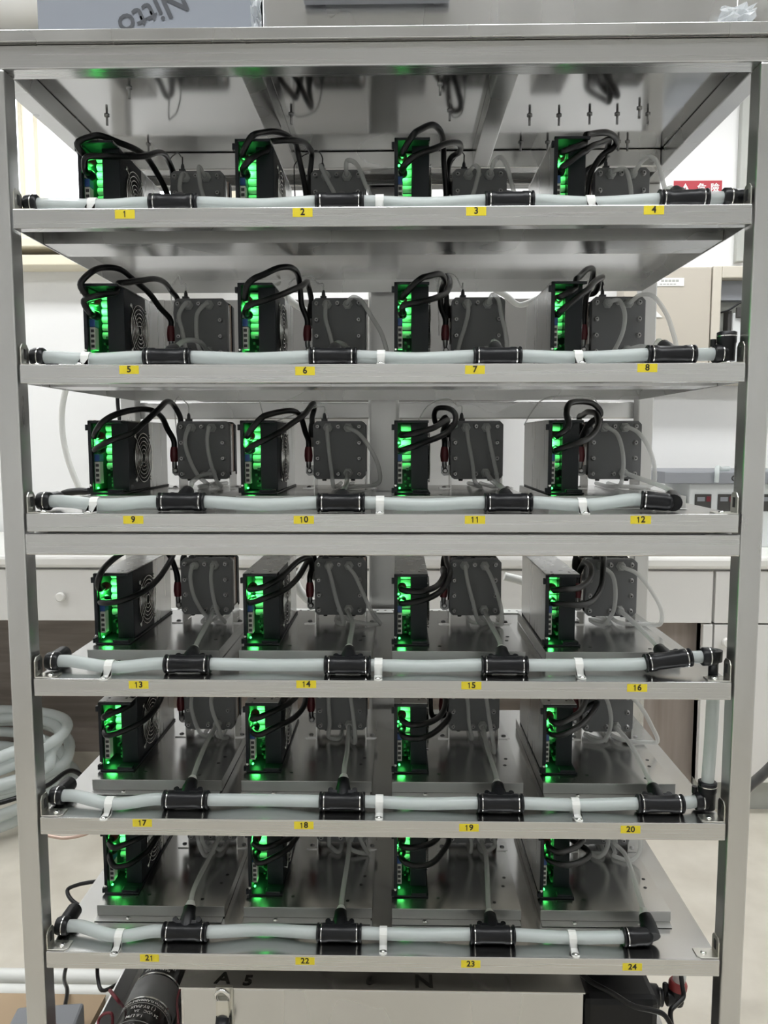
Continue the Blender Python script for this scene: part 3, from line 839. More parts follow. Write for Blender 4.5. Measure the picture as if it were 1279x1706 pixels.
for n, d in TR.items():
    po, so = UNITS[n]
    row = (n - 1) // 4
    zt_plate = ZS[row] + tz + .0006
    ceil_ = (ZS[row - 1] - .0255) if row else .5185
    ta, tb = po + Vector((.0125, .020, .0905)), po + Vector((.0125, .020, .0690))
    runs = []
    for key, start, end in (('A', ta, so + A_END), ('B', tb, so + B_END)):
        ctrl = [start, start + Vector((0, -.014, 0)), start + Vector((0, -.024, 0))] + [P(*p) for p in d[key][1:]] + [end + Vector((0, 0, .016)), end]
        if key == 'B' and n in (17, 19, 20, 23, 24):      # passes outside the other cable before it drops
            ctrl[-3:-2] = ([so + Vector((-.032, -.018, .034))] if n != 17 else []) + [so + Vector((-.030, .016, .092)), so + Vector((-.016, .036, .122))]
        own = [(so.x - .019, so.x - .002, so.y + .006, so.y + .0225, so.z + .004, so.z + .059)] if key == 'B' else [(so.x - .015, so.x + .002, so.y + .037, so.y + .053, so.z + .055, so.z + .101)]
        own += [(o_.x - .0075, o_.x + .0075, o_.y - .014, o_.y, o_.z - .0075, o_.z + .0075) for o_ in ((ta,) if key == 'B' else (tb,))]
        runs.append([smooth_path(ctrl, 6), .0049, 13, 7, own])
    plug = so + Vector((.019, .008, ch + .013))
    if d['S']:
        pts = [P(*p) for p in d['S']]
        pre = [] if n in (10, 11, 12) else [Vector((pts[0].x, pts[0].y + .02, ZS[row] + .08))]
        runs.append([smooth_path(pre + pts + [plug + Vector((0, 0, .012)), plug], 5), .0011, 0, 4, []])
    for key, fi, tail in (('L', 0, Vector((.040, .10, 0))), ('R', 1, Vector((.062, .10, 0)))):
        f = so + Vector((FIT[fi][0], -.006, FIT[fi][1]))
        e = so + tail
        e.z = zt_plate + .0040
        mid = so + Vector((tail.x, -.010, 0))
        mid.z = e.z
        last = P(*d[key][-1])
        ctrl = [f, f + Vector((0, -.012, 0))] + [P(*p) for p in d[key] if p[2] < .262] + [mid, e]
        runs.append([smooth_path(ctrl, 6), .0037, 8, 1, []])
    f = so + Vector((FIT[2][0], -.006, FIT[2][1]))
    runs.append([smooth_path([f, f + Vector((0, -.012, 0))] + [P(*p) for p in d['T']] + [MOUTH[n][1], MOUTH[n][0]], 6), .0040, 8, 8, []])
    X_, Y_, Z_ = so
    px_, py_, pz_ = po
    solid = [(X_, X_ + cw, Y_ - .0055, Y_ + .062, Z_, Z_ + ch), (X_ + .012, X_ + .026, Y_ + .001, Y_ + .015, Z_ + ch, Z_ + ch + .010),
             (X_ - .001, X_ + .0025, Y_ + .003, Y_ + .059, Z_ + bz, Z_ + .012), (X_ + cw - .0025, X_ + cw + .001, Y_ + .003, Y_ + .059, Z_ + bz, Z_ + .012),
             (X_ - .020, X_, Y_ + .003, Y_ + .035, Z_ + bz - .002, Z_ + bz + .0045), (X_ + cw, X_ + cw + .020, Y_ + .003, Y_ + .035, Z_ + bz - .002, Z_ + bz + .0045),
             (X_ + .013, X_ + .023, Y_ + .003, Y_ + .013, Z_ - .004, Z_), (X_ + .063, X_ + .073, Y_ + .003, Y_ + .013, Z_ - .004, Z_),
             (px_ - .001, px_ + pw + .0055, py_ + .027, py_ + pl + .002, pz_, pz_ + ph + .0005), (px_ - .004, px_ + pw, py_ - .0005, py_ + .03, pz_ + ph - .006, pz_ + ph + .0005),
             (px_ - .004, px_ + .0058, py_ - .0005, py_ + .03, pz_, pz_ + ph), (px_, px_ + pw + .003, py_ - .0005, py_ + .03, pz_, pz_ + .008)]
    out = relax(runs, solid, zt_plate, ceil_)
    for key, start, end, path in (('A', ta, so + A_END, out[0]), ('B', tb, so + B_END, out[1])):
        cb = empty('power_cable', start, label=f'{"black cable with red boots" if key == "A" else "plain black cable"} arching to the cell stack above yellow label {NW[n]}', cat='cable', group='power cables')
        ob('sheath', MB().tube([p - start for p in path], .0049, 10, 1), 'cable_black', cb)
        b0, b1 = start, start + Vector((0, -.012, 0))
        ob('boot', MB().lathe(b1 - start, b0 - b1 + Vector((0, .001, 0)), [(0, .0055), (.004, .0068), (.013, .0072)], 12), 'boot_red' if key == 'A' else 'cable_black', cb, label='dark red boot' if key == 'A' else None)
        ob('boot', MB().lathe(end - start + Vector((0, 0, .006)), (0, 0, -1), [(0, .0054), (.006, .0068), (.016, .0076), (.026, .0062)], 12), 'boot_red' if key == 'A' else 'cable_black', cb, label='dark red boot' if key == 'A' else None)
        ob('crimp', MB().lathe(end - start + Vector((0, .0, -.019)), (0, 0, -1), [(0, .0045), (.008, .0045), (.0125, .003)], 8), 'dark_steel', cb)
    q = 2
    if d['S']:
        o = out[2][0].copy()
        ob('sensor_wire', MB().tube([p - o for p in out[2]], .0011, 6, 1), 'tube_clear' if n in (6, 7, 9, 10, 11, 12, 5) else 'cable_black',
           label=f'thin sensor wire looping onto the cell stack above yellow label {NW[n]}', cat='wire', group='sensor wires').location = o
        q = 3
    for key, pth in (('L', out[q]), ('R', out[q + 1])):
        o = pth[0].copy()
        ob('cell_tube', MB().tube([p - o for p in pth], .0037, 8, 1), 'tube_clear',
           label=f'clear tube on the {"left" if key == "L" else "right"} top fitting of the cell stack above yellow label {NW[n]}', cat='tube', group='cell stack tubes').location = o
    o = out[q + 2][0].copy()
    ob('feed_tube', MB().tube([p - o for p in out[q + 2]], .0040, 8, 1), 'tube_clear',
       label=f'clear feed tube from the {"elbow" if n in (12, 24) else "tee"} up to the cell stack above yellow label {NW[n]}', cat='tube', group='feed tubes').location = o

# main hoses ----------------------------------------------------------
LEFT = [(52, 341), (62, 597), (72, 840), (95, 1104), (93, 1334), (103, 1545)]
SAG = {0: [(180, 343)], 1: [(150, 599)], 2: [(180, 843)], 3: [(190, 1112)], 4: [(190, 1342)], 5: [(195, 1561)]}
RIGHT = {0: (1216, 330), 1: (1196, 590), 3: (1181, 1094), 4: (1161, 1336)}
CLIPS = [[158, 634, 978], [150, 632, 968], [172, 632, 963], [184, 635, 957], [192, 632, 952], [207, 635, 951]]
MID = {0: [(430, 342), (706, 340), (990, 339)], 1: [(418, 598), (692, 599), (970, 596)], 2: [(435, 841), (706, 841), (975, 842)],
       3: [(445, 1108), (708, 1110), (970, 1108)], 4: [(440, 1333), (700, 1339), (965, 1341)], 5: [(437, 1549), (690, 1557), (945, 1562)]}
HR = .0092
HOSE_RUN = []


def hose(pts, label):
    HOSE_RUN.extend(smooth_path([Vector(p) for p in pts], 6))
    o = pts[0].copy()
    h = empty('main_hose', o, label=label, cat='hose', group='main hoses')
    ob('outer_wall', MB().tube([p - o for p in pts], HR, 14, 6), 'hose_milky', h)
    ob('water_core', MB().tube([p - o for p in pts], HR * .62, 10, 6), 'hose_milky', h)


def rmouth(r):
    e = P(*RIGHT[r], HY)
    e.z = max(e.z, ZS[r] + .0146)
    e.x = min(e.x, .503 - (.024 if r == 0 else .0277))
    return e


for r, z in enumerate(ZS):
    base = 4 * r
    HOSE_RUN.clear()
    lm = P(*LEFT[r], HY)
    lm.z = max(lm.z, z + .0146)
    lm.x = max(lm.x, -.4855)
    hose([lm, lm + Vector((.02, 0, 0)), rest(*SAG[r][0], z, .0110), MOUTH[base + 1][2] - Vector((.02, 0, 0)), MOUTH[base + 1][2]],
         f'milky main hose from the left elbow to the tee above yellow label {NW[base+1]}')
    for k in range(3):
        a, b = MOUTH[base + k + 1], MOUTH[base + k + 2]
        m = rest(*MID[r][k], z, .0110)
        hose([a[3], a[3] + a[4] * .012, m, b[2] - b[4] * .012, b[2]], f'milky main hose between yellow labels {NW[base+k+1]} and {NW[base+k+2]}')
    if r in RIGHT:
        a = MOUTH[base + 4]
        e = rmouth(r)
        hose([a[3], (a[3] + e) / 2, e], f'short milky hose to the right of the tee above yellow label {NW[base+4]}')
    # left elbow: barrel along the hose, second barrel turned to the back
    t = empty('left_elbow', lm, label=f'black hose elbow beside the left post on the shelf of labels {NW[base+1]} to {NW[base+4]}', cat='hose fitting', group='left elbows')
    mb = MB().lathe((.004, 0, 0), (-1, 0, 0), [(0, .0115), (.002, .0137), (.014, .0137), (.0185, .012)], 18)
    mb.lathe((-.4900 - lm.x, .004, 0), (0, 1, 0), [(0, .011), (.012, .012), (.036, .012)], 16)
    ob('body', mb, 'black_plastic', t)
    ob('metal_ring', MB().lathe((-.003, 0, 0), (-1, 0, 0), [(0, .0140), (.0014, .0140)], 18), 'chrome', t)
    for k, px in enumerate(CLIPS[r]):
        py = {0: SAG[r][0][1], 1: MID[r][1][1], 2: MID[r][2][1]}[k]
        cx_ = P(px, py, HY).x
        ii = min(range(len(HOSE_RUN) - 1), key=lambda k_: abs((HOSE_RUN[k_].x + HOSE_RUN[k_ + 1].x) / 2 - cx_))
        c = (HOSE_RUN[ii] + HOSE_RUN[ii + 1]) / 2
        zz = z - c.z + .0004
        cl = empty('hose_clip', c, label=f'white nylon clip holding the hose {["behind yellow label " + NW[base+1], "between yellow labels " + NW[base+2] + " and " + NW[base+3], "between yellow labels " + NW[base+3] + " and " + NW[base+4]][k]}', cat='hose clip', group='hose clips')
        prof = []
        for i in range(11):
            a = math.radians(-60 + i * 27)
            prof.append((math.cos(a), math.sin(a)))
        R0, R1, hw = HR + .0003, HR + .0016, .0058
        poly = [(p[0] * R1, p[1] * R1) for p in prof] + [(p[0] * R0, p[1] * R0) for p in reversed(prof)]
        mb = MB().prism(poly, 'x', -hw, hw)
        mb.prism([(-HR - .0015, 0), (-HR - .0003, 0), (-HR - .001, zz + .002), (-.027, zz + .002), (-.027, zz), (-HR - .003, zz)], 'x', -hw, hw)
        mb.lathe((0, -.027, zz), (0, 0, 1), [(0, hw), (.002, hw)], 14)
        ob('strap', mb, 'nylon', cl)
        ob('screw', MB().lathe((0, -.027, zz + .002), (0, 0, 1), [(0, .0038), (.001, .0036), (.0022, .0018)], 10), 'chrome', cl)

# right-hand fittings
for r, kind in ((0, 'straight'), (1, 'up'), (3, 'down'), (4, 'up')):
    e = rmouth(r)
    what = {'straight': 'black straight coupling', 'up': 'black elbow turning up', 'down': 'black elbow turning down'}[kind]
    t = empty('right_coupling', e, label=f'{what} beside the right post past yellow label {NW[4*r+4]}', cat='hose fitting', group='right couplings')
    mb = MB().lathe((-.004, 0, 0), (1, 0, 0), [(0, .0115), (.002, .0137), (.016, .0137), (.018, .012), (.028 if kind == 'straight' else .022, .012)], 18)
    if kind == 'up':
        mb.lathe((.0142, 0, -.010), (0, 0, 1), [(0, .012), (.024, .0125), (.026, .0135), (.040, .0135), (.041, .0115)], 18)
        mb.lathe((-.003, .004, .011), (0, 0, 1), [(0, .004), (.010, .004)], 10)
    if kind == 'down':
        mb.lathe((.0142, 0, .010), (0, 0, -1), [(0, .012), (.016, .012), (.018, .007), (e.z - ZS[r] + .0095, .007)], 16)
    ob('body', mb, 'black_plastic', t)
    ob('metal_ring', MB().lathe((.006, 0, 0), (1, 0, 0), [(0, .0140), (.0014, .0140)], 18), 'chrome', t)
    if kind == 'up':
        ob('metal_ring', MB().lathe((.0142, 0, .024), (0, 0, 1), [(0, .0138), (.0014, .0138)], 18), 'chrome', t)
e = rmouth(4) + Vector((.0142, 0, .030))
hose([e, e + Vector((.002, 0, .06)), e + Vector((.003, .0, .12)), e + Vector((.003, 0, .16))], 'upright milky hose rising beside the right post above the elbow past label twenty')

# ------------------------------------------------------------------ lab bench behind the rack
BY = 1.42
bench = empty('lab_bench', (0, BY, FZ), label='long white laboratory bench with drawers and cabinet doors along the back wall', cat='lab bench')
fz = -FZ
prof = [(.0, -.385 + fz), (.004, -.394 + fz), (.014, -.397 + fz), (.635, -.397 + fz), (.635, -.354 + fz), (.014, -.354 + fz), (.004, -.358 + fz), (0, -.367 + fz)]
ob('worktop', MB().prism([(y - .02, z) for y, z in prof], 'x', -2.3, 2.3), 'white_gloss', bench, bevel=.003)
for x0, x1, kx in ((-2.25, -1.66, -1.95), (-1.65, -.56, -1.093), (-.55, .24, -.16), (.25, 1.057, .65), (1.066, 1.95, 1.5)):
    dr = ob('drawer', MB().box(x0, x1, 0, .02, -.578 + fz, -.405 + fz), 'white_door', bench, bevel=.002)
    ob('knob', MB().lathe((kx, 0, -.494 + fz), (0, -1, 0), [(0, .007), (.012, .007), (.014, .016), (.024, .016), (.027, .012)], 16), 'white_gloss', dr)
ob('carcass', MB().box(-2.25, 1.95, .021, .5, -.576 + fz, -.400 + fz), 'white_door', bench)
ob('back_panel', MB().box(-2.3, .85, .50, .52, .0, -.577 + fz), 'wood_grey', bench)
ob('back_skirting', MB().box(-2.3, .85, .48, .4995, 0, .10), 'wood_grey', bench)
ob('end_panel', MB().box(.80, 1.030, .05, .07, 0, -.577 + fz), 'wood_up', bench)
ob('stile', MB().box(1.031, 1.062, .0, .5, .11, -.583 + fz), 'white_door', bench, bevel=.002)
for x0, x1 in ((1.068, 1.60), (1.606, 1.95)):
    dr = ob('door', MB().box(x0, x1, 0, .02, .112, -.584 + fz), 'white_door', bench, bevel=.002)
    ob('knob', MB().lathe((x0 + .034, 0, -.638 + fz), (0, -1, 0), [(0, .007), (.012, .007), (.014, .016), (.024, .016), (.027, .012)], 16), 'white_gloss', dr)
ob('cabinet_side', MB().box(1.031, 1.95, .021, .5, .111, -.584 + fz), 'white_door', bench)
ob('plinth', MB().box(1.035, 1.95, .04, .5, 0, .1105), 'panel_grey', bench)

# things on the bench
BT = -.354
bi = empty('bench_instrument', (P(1148, 830, 1.62).x - .015, 1.62, BT), label='white two-channel controller under a grey hood on the lab bench', cat='instrument')
ob('body', MB().box(.015, .40, 0, .25, 0, .225), 'device_white', bi, bevel=.004)
ob('hood', MB().box(-.085, .42, -.03, .30, .226, .268), 'device_grey', bi, bevel=.004)
ob('side_module', MB().box(-.06, .013, .02, .2, .0, .17), 'panel_grey', bi, bevel=.003)
for x in (.033, .113, .26):
    dsp = ob('display', MB().box(x, x + .058, -.004, 0, .128, .188), 'dark_inside', bi, bevel=.002)
    ob('readout', MB().box(x + .008, x + .034, -.0055, -.0045, .163, .178), 'device_grey', dsp)
    ob('red_key', MB().box(x + .040, x + .054, -.0055, -.0045, .162, .180), 'wire_red', dsp)
ob('glyph', MB().torus((.155, -.0305, .245), (0, 1, 0), .008, .0022, 12, 5), 'dark_inside', bi)
ob('glyph', MB().torus((.166, -.0305, .240), (0, 1, 0), .008, .0022, 12, 5), 'dark_inside', bi)
ob('white_tube_offcut', MB().tube([(.09, -.041, .232), (.09, -.043, .262), (.095, -.030, .2815), (.12, .0, .2765), (.16, .03, .2765)], .008, 8, 6), 'hose_milky',
   label='short curl of white tubing hanging over the grey hood', cat='tubing').location = bi.location
for nm, m_, px0, px1, h, y, lab in (('carton', 'orange_box', 492, 560, .065, 1.62, 'orange carton on the bench behind cell stack ten'), ('carton', 'cardboard', 700, 748, .05, 1.66, 'brown cardboard carton on the bench behind power supply eleven'),
                                    ('tape_box', 'label_yellow', 588, 604, .05, 1.6, 'small yellow box on the bench behind cell stack ten')):
    a, b = P(px0, 800, y), P(px1, 800, y)
    t = empty(nm, ((a.x + b.x) / 2, y, BT + .0005), label=lab, cat='box')
    hw = (b.x - a.x) / 2
    ob('carton_body', MB().box(-hw, hw, 0, .12, 0, h), m_, t, bevel=.003)
    ob('lid_flap', MB().box(-hw, hw, -.002, .058, h + .0003, h + .003).box(-hw, hw, .062, .122, h + .0003, h + .003), m_, t)

# ------------------------------------------------------------------ wall: sign, cabinets, conduit
sg = empty('danger_sign', P(1157, 316, 2.055), label='white notice with a red danger band and warning triangle on the back wall', cat='sign')
sw = (P(1202, 316, 2.055) - P(1112, 316, 2.055)).x / 2
ob('board', MB().box(-sw - .012, sw + .012, 0, .003, -.16, .065), 'paper', sg)
ob('red_band', MB().box(-sw + .022, sw, -.0012, -.0002, -.026, .034), 'sign_red', sg)
ob('triangle', MB().prism([(-.062, -.020), (-.013, -.020), (-.0375, .024)], 'y', -.0022, -.0013), 'paper', sg)
ex = ob('exclamation_mark', text_mesh('!', .034, bold=.0006), 'sign_red', sg)
ex.rotation_euler = (math.pi / 2, 0, 0); ex.location = (-.0375, -.0026, -.006)
tx = ob('lettering', text_mesh('\u5371 \u96aa', .036, spacing=1.15, bold=.0006), 'paper', sg)
tx.rotation_euler = (math.pi / 2, 0, 0); tx.location = (.052, -.0022, .004)
a, b = P(1228, 300, 2.05), P(1243, 300, 2.05)
ob('trim_1', MB().box(a.x, b.x, 2.03, 2.0599, .72, CZ), 'panel_grey', kind='structure', bevel=.004)
CY = 1.95
a, b = P(1040, 442, CY), P(1180, 600, CY)
zb_, zt_ = P(1180, 640, CY).z, P(1180, 443, CY).z
ec = empty('electrical_cabinet', (a.x, CY, zb_), label='closed beige electrical cabinet with a small white plate on the wall', cat='electrical cabinet')
cwid, chh = b.x - a.x, zt_ - zb_
ob('body', MB().box(.004, cwid - .004, .021, 2.0595 - CY, 0, chh), 'beige_box', ec)
ob('door', MB().box(0, cwid, 0, .020, .004, chh - .004), 'beige_box', ec, bevel=.004)
pa, pb = P(1085, 477, CY), P(1139, 465, CY)
pl_ = ob('name_plate', MB().box(pa.x - a.x - .03, pb.x - a.x, -.003, -.0002, pa.z - zb_, pb.z - zb_ + .004), 'paper', ec)
mk = MB()
for i in range(5):
    mk.box(pa.x - a.x + .035 + i * .014, pa.x - a.x + .046 + i * .014, -.0036, -.0031, pa.z - zb_ + .015, pa.z - zb_ + .024)
    mk.box(pa.x - a.x + .030 + i * .013, pa.x - a.x + .040 + i * .013, -.0036, -.0031, pa.z - zb_ + .005, pa.z - zb_ + .009)
tag(ob('faint_print', mk, 'panel_grey', pl_), kind='stuff')
nt_ = P(1088, 518, CY - .02)
ob('latch_card', MB().prism([(nt_.x - a.x - .05, nt_.z - zb_ - .018), (nt_.x - a.x + .042, nt_.z - zb_ - .022), (nt_.x - a.x - .012, nt_.z - zb_ + .03), (nt_.x - a.x - .05, nt_.z - zb_ + .03)], 'y', -.004, -.002), 'paper', ec)
a = P(1188, 445, CY)
c2 = empty('control_cabinet', (a.x, CY, zb_), label='open beige control cabinet with wiring inside, beside the closed one', cat='electrical cabinet')
c2w = .30
ob('frame', MB().box(0, .035, 0, .105, 0, chh).box(c2w - .03, c2w, 0, .105, 0, chh).box(.035, c2w - .03, 0, .105, chh - .045, chh).box(.035, c2w - .03, 0, .105, 0, .03), 'beige_edge', c2, bevel=.004)
ob('back_plate', MB().box(.035, c2w - .03, .095, .104, .03, chh - .045), 'panel_grey', c2)
ob('cable_duct', MB().box(.085, .098, .05, .0945, .03, chh - .16), 'dark_inside', c2)
ob('breaker', MB().box(.10, .15, .04, .0945, .06, chh - .17), 'device_white', c2, bevel=.004)
ob('breaker', MB().box(.108, .15, .025, .0395, chh - .19, chh - .15), 'dark_inside', c2, bevel=.002)
ob('top_shade_block', MB().box(.036, c2w - .031, .05, .0945, chh - .12, chh - .046), 'device_grey', c2)  # added grey block stands in for the shadow inside the cabinet top
ob('wiring', MB().tube([(.04, .06, chh - .17), (.08, .04, chh - .16), (.13, .035, chh - .13), (.2, .035, chh - .12)], .004, 6, 6), 'cable_black', c2)

# ------------------------------------------------------------------ loose hoses beside and behind the rack
def loose(name, pts, r, m_, label, cat, n=8):
    p = [Vector(x) if not isinstance(x, tuple) or len(x) != 3 or x[0] < 5 else P(*x) for x in pts]
    o = p[0].copy()
    t = ob(name, MB().tube([x - o for x in p], r, n, 8), m_, label=label, cat=cat)
    t.location = o
    return t


loose('hanging_hose', [(112, 640, .78), (106, 665, .78), (103, 700, .78), (108, 745, .78), (122, 790, .78), (142, 832, .78), (165, 870, .78), (195, 905, .78)], .0075, 'nylon', 'white hose hanging in a bow behind the left post', 'hose')
loose('black_hose', [(96, 836, .58), (104, 824, .58), (125, 819, .58), (150, 820, .58), (190, 835, .58), (230, 870, .58)], .008, 'cable_black', 'black hose bent beside power supply nine behind the rack', 'hose')
loose('hanging_cable', [(196, 640, .55), (196, 672, .55), (200, 705, .55), (205, 760, .55), (207, 820, .55)], .0042, 'cable_black', 'black cable hanging behind power supply nine', 'cable')
loose('white_hose', [(498, 960, .62), (512, 940, .62), (535, 935, .63), (560, 948, .64), (600, 955, .64)], .010, 'nylon', 'white hose arching behind cell stack fourteen', 'hose')
loose('white_hose', [(480, 935, .66), (500, 985, .66), (525, 1005, .66), (570, 1004, .67), (620, 1008, .67)], .010, 'nylon', 'white hose lying low behind cell stack fourteen', 'hose')
loose('white_hose', [(840, 960, .7), (870, 968, .7), (905, 985, .7)], .010, 'nylon', 'white hose behind power supply sixteen', 'hose')
loose('white_hose', [(820, 480, .509), (842, 492, .54), (865, 508, .56), (890, 500, .56), (915, 485, .52), (935, 478, .509)], .006, 'nylon', 'white hose crossing behind power supply eight', 'hose')
loose('white_hose', [(462, 470, .46), (474, 490, .50), (485, 502, .53), (505, 515, .55), (530, 528, .56), (560, 545, .55), (590, 550, .53)], .007, 'nylon', 'white hose slanting behind cell stack six', 'hose')
loose('drain_hose', [Vector((P(1220, 1560, .56).x, .56, FZ + .013)), (1220, 1560, .56), (1221, 1400, .56), (1224, 1345, .565), (1240, 1318, .62), (1262, 1298, .7), (1290, 1270, .8), Vector((1.30, 1.05, -.62)), Vector((1.48, 1.20, -.62)), Vector((1.58, 1.29, -.68)), Vector((1.62, 1.33, -.85)), Vector((1.64, 1.33, -1.1)), Vector((1.65, 1.32, FZ + .013))], .012, 'cable_black', 'thick black hose leaving to the right of the rack', 'hose')
rail = empty('slotted_rail', (0, .425, ZS[3] + .0005), label='pale slotted metal rail along the rear edge of the shelf of labels thirteen to sixteen', cat='rail')
ob('strip', MB().box(-.49, .49, 0, .033, 0, .0015), 'nylon', rail)
mk = MB()
for i in range(62):
    x = -.48 + i * .0155
    mk.lathe((x, .018, .0015), (0, 0, 1), [(0, .0028), (.0003, .0028)], 6)
tag(ob('hole_discs', mk, 'recess_shade', rail), kind='stuff')  # rail perforations are dark discs painted like shaded openings

# coiled hose on the floor
path = []
rr = random.Random(5)
cc = Vector((-1.47, 1.42, FZ))
for lay in range(7):
    for k in range(24):
        a = 2 * math.pi * k / 24
        R = .34 + .022 * math.sin(lay * 2.1) + .008 * math.sin(3 * a + lay)
        path.append(Vector((R * math.cos(a), R * .9 * math.sin(a), .022 + lay * .036 + .036 * k / 24 + .010 * math.sin(2 * a + lay * 1.3))))
hc = ob('hose_coil', MB().tube(path, .019, 8, 2), 'hose_milky', label='big coil of thick white hose lying on the floor under the bench', cat='hose coil')
hc.location = cc
arc = [cc + Vector((.400 * math.cos(math.radians(a)), .362 * math.sin(math.radians(a)), .15)) for a in range(215, 356, 20)]
loose('black_cable', [Vector((arc[0].x - .10, arc[0].y - .03, FZ + .009))] + arc + [Vector((arc[-1].x + .05, arc[-1].y + .10, FZ + .009))], .008, 'cable_black', 'black cable lying around the white hose coil', 'cable')
loose('floor_cable', [(162, 1468, .75), (130, 1474, .75), (113, 1482, .75), (118, 1498, .72), (150, 1520, .70)], .005, 'cable_black', 'thin black cable looping out beside tray twenty-one', 'cable')
loose('floor_cable', [(80, 1392, .62), (105, 1396, .62), (135, 1392, .62), (165, 1380, .62)], .004, 'copper', 'brown cable sagging under the shelf of labels seventeen to twenty', 'cable')
for i, (py, lab) in enumerate(((1626, 'white plastic pipe on the floor nearest the wall side'), (1662, 'white plastic pipe on the floor beside the grey adapter'))):
    d = rgt * ((100 - 639.5) / FPX) - upv * ((py - 853) / FPX) + fwd
    p = CAM + d * ((FZ + .02 - CAM.z) / d.z)
    ob('floor_pipe', MB().cyl((-1.9, .0, 0), (.9, .0, 0), .017, n=14), 'nylon', label=lab, cat='pipe').location = (p.x + .2, max(p.y, .53), FZ + .0175)

# ------------------------------------------------------------------ under the rack: tank, filter, pump
tk = empty('water_tank', (0, .022, -.81), label='wide brushed stainless water tank under the lowest shelf', cat='tank')
ob('body', MB().box(-.306, .308, .002, .34, -.38, -.0025), 'steel_tank', tk, bevel=.002)
ob('lid', MB().box(-.308, .310, 0, .342, -.0022, 0), 'steel_sheet', tk)
ob('foot_frame', MB().box(-.30, -.27, .01, .33, -.425, -.3805).box(.27, .30, .01, .33, -.425, -.3805), 'steel_h', tk)
for s_, px, py, sz in (('A', 372, 1630, .035), ('5', 413, 1634, .030), ('6', 616, 1634, .025), ('N', 706, 1636, .040)):
    d = rgt * ((px - 639.5) / FPX) - upv * ((py - 853) / FPX) + fwd
    p = CAM + d * ((-.81 - CAM.z) / d.z)
    t = ob('marker_writing', text_mesh(s_, sz, bold=.0008), 'ink', tk)
    t.location = (p.x, p.y - .022, .0006)
lt = ob('toggle_latch', MB().box(-.014, .012, -.004, .0015, -.075, .004).box(-.010, .008, -.014, -.004, -.038, -.010), 'zinc', tk, bevel=.001)
lt.location = (P(375, 1650, .022).x, 0, 0)
ob('latch_hook', MB().tube([(-.009, -.010, -.012), (-.010, -.016, .002), (-.001, -.018, .010), (.008, -.016, .002), (.007, -.010, -.012)], .003, 8, 5), 'chrome', lt)
ob('latch_knob', MB().lathe((-.002, -.008, -.040), (0, -.45, -.9), [(0, .011), (.012, .011), (.012, .013), (.020, .013), (.023, .010)], 16), 'black_plastic', lt)
ob('latch_cap', MB().lathe((-.002, -.019, -.062), (0, -.45, -.9), [(0, .011), (.010, .011), (.013, .008)], 16), 'chrome', lt)

ch_ = empty('aluminium_channel', (-.405, .03, -1.03), label='long aluminium channel cradling the black filter cylinder', cat='channel')
ob('floor_plate', MB().box(-.085, .062, 0, .50, 0, .003), 'alu', ch_)
ob('side_wall', MB().box(-.088, -.085, 0, .50, 0, .055), 'alu', ch_)
ob('side_wall', MB().box(.062, .065, 0, .50, 0, .055), 'alu', ch_)
ob('stand', MB().box(-.08, .06, .06, .10, FZ + 1.03, -.0005).box(-.08, .06, .40, .44, FZ + 1.03, -.0005), 'black_plastic', ch_)
fl = empty('filter_cylinder', (-.408, .03, -.975), label='black labelled cylinder with a grey band lying under the lowest shelf', cat='pump')
CR = .044
ob('case', MB().lathe((0, 0, 0), (0, 1, 0), [(0, .030), (.004, .040), (.012, CR), (.125, CR), (.126, CR - .001)], 32), 'pump_shine', fl)
ob('grey_band', MB().lathe((0, .1262, 0), (0, 1, 0), [(0, CR - .002), (.002, CR + .001), (.054, CR + .001), (.056, CR - .002)], 32), 'can_grey', fl)
ob('case', MB().lathe((0, .1825, 0), (0, 1, 0), [(0, CR - .001), (.002, CR), (.20, CR), (.21, .03)], 32), 'pump_shine', fl)
for y in (.124, .184):
    ob('silver_ring', MB().lathe((0, y, 0), (0, 1, 0), [(0, CR + .0008), (.003, CR + .0008)], 32), 'chrome', fl)
for y in (.112, .072, .046):
    ob('white_line', MB().lathe((0, y, 0), (0, 1, 0), [(0, CR + .0003), (.0008, CR + .0003)], 32, caps=False), 'paper', fl)


def wrap_text(s_, y, size, ang=0.0):
    me = text_mesh(s_, size, bold=.0001)
    for v in me.vertices:
        th = v.co.x / CR + ang
        # upside down from the front: text runs towards -x, its top towards the viewer
        v.co = Vector((-math.sin(th) * (CR + .0006), y - v.co.y, math.cos(th) * (CR + .0006)))
    ob('printing', me, 'paper', fl)


wrap_text('NO. P-600 DP', .060, .014, -.10)
wrap_text('1.6 LPM', .083, .009, .1)
wrap_text('24 VDC   3A', .094, .008, -.3)
wrap_text('( ) BY-PASS', .104, .009, -.1)
wrap_text('USE WITH FLAMMABLE LIQUIDS', .118, .007, -.05)
wrap_text('FLAMMABLE LI', .196, .007, 0)
wrap_text('120 PSI', .206, .007, -.5)
loose('red_wire', [Vector((-.452, .168, -.958)), (196, 1666, .15), (188, 1656, .16), (183, 1650, .18)], .0030, 'wire_red', 'red wire stub at the side of the black cylinder', 'wire')
loose('red_wire', [Vector((-.4525, .118, -.965)), (186, 1689, .11), (172, 1690, .12), (164, 1700, .12), (165, 1720, .10)], .0024, 'wire_red', 'dark red wire bending down beside the black cylinder', 'wire')
loose('red_wire', [Vector((-.330, .32, -.93)), (299, 1650, .20), (297, 1706, .12)], .0022, 'wire_red', 'red wire running between the black cylinder and the tank', 'wire')
d = rgt * ((60 - 639.5) / FPX) - upv * ((1690 - 853) / FPX) + fwd
bx_ = empty('cardboard_box', (-.672, .20, FZ + .0005), label='flat cardboard box on the floor under the grey adapter', cat='box')
ob('carton_body', MB().box(-.16, .12, -.14, .14, 0, .16), 'cardboard', bx_, bevel=.003)
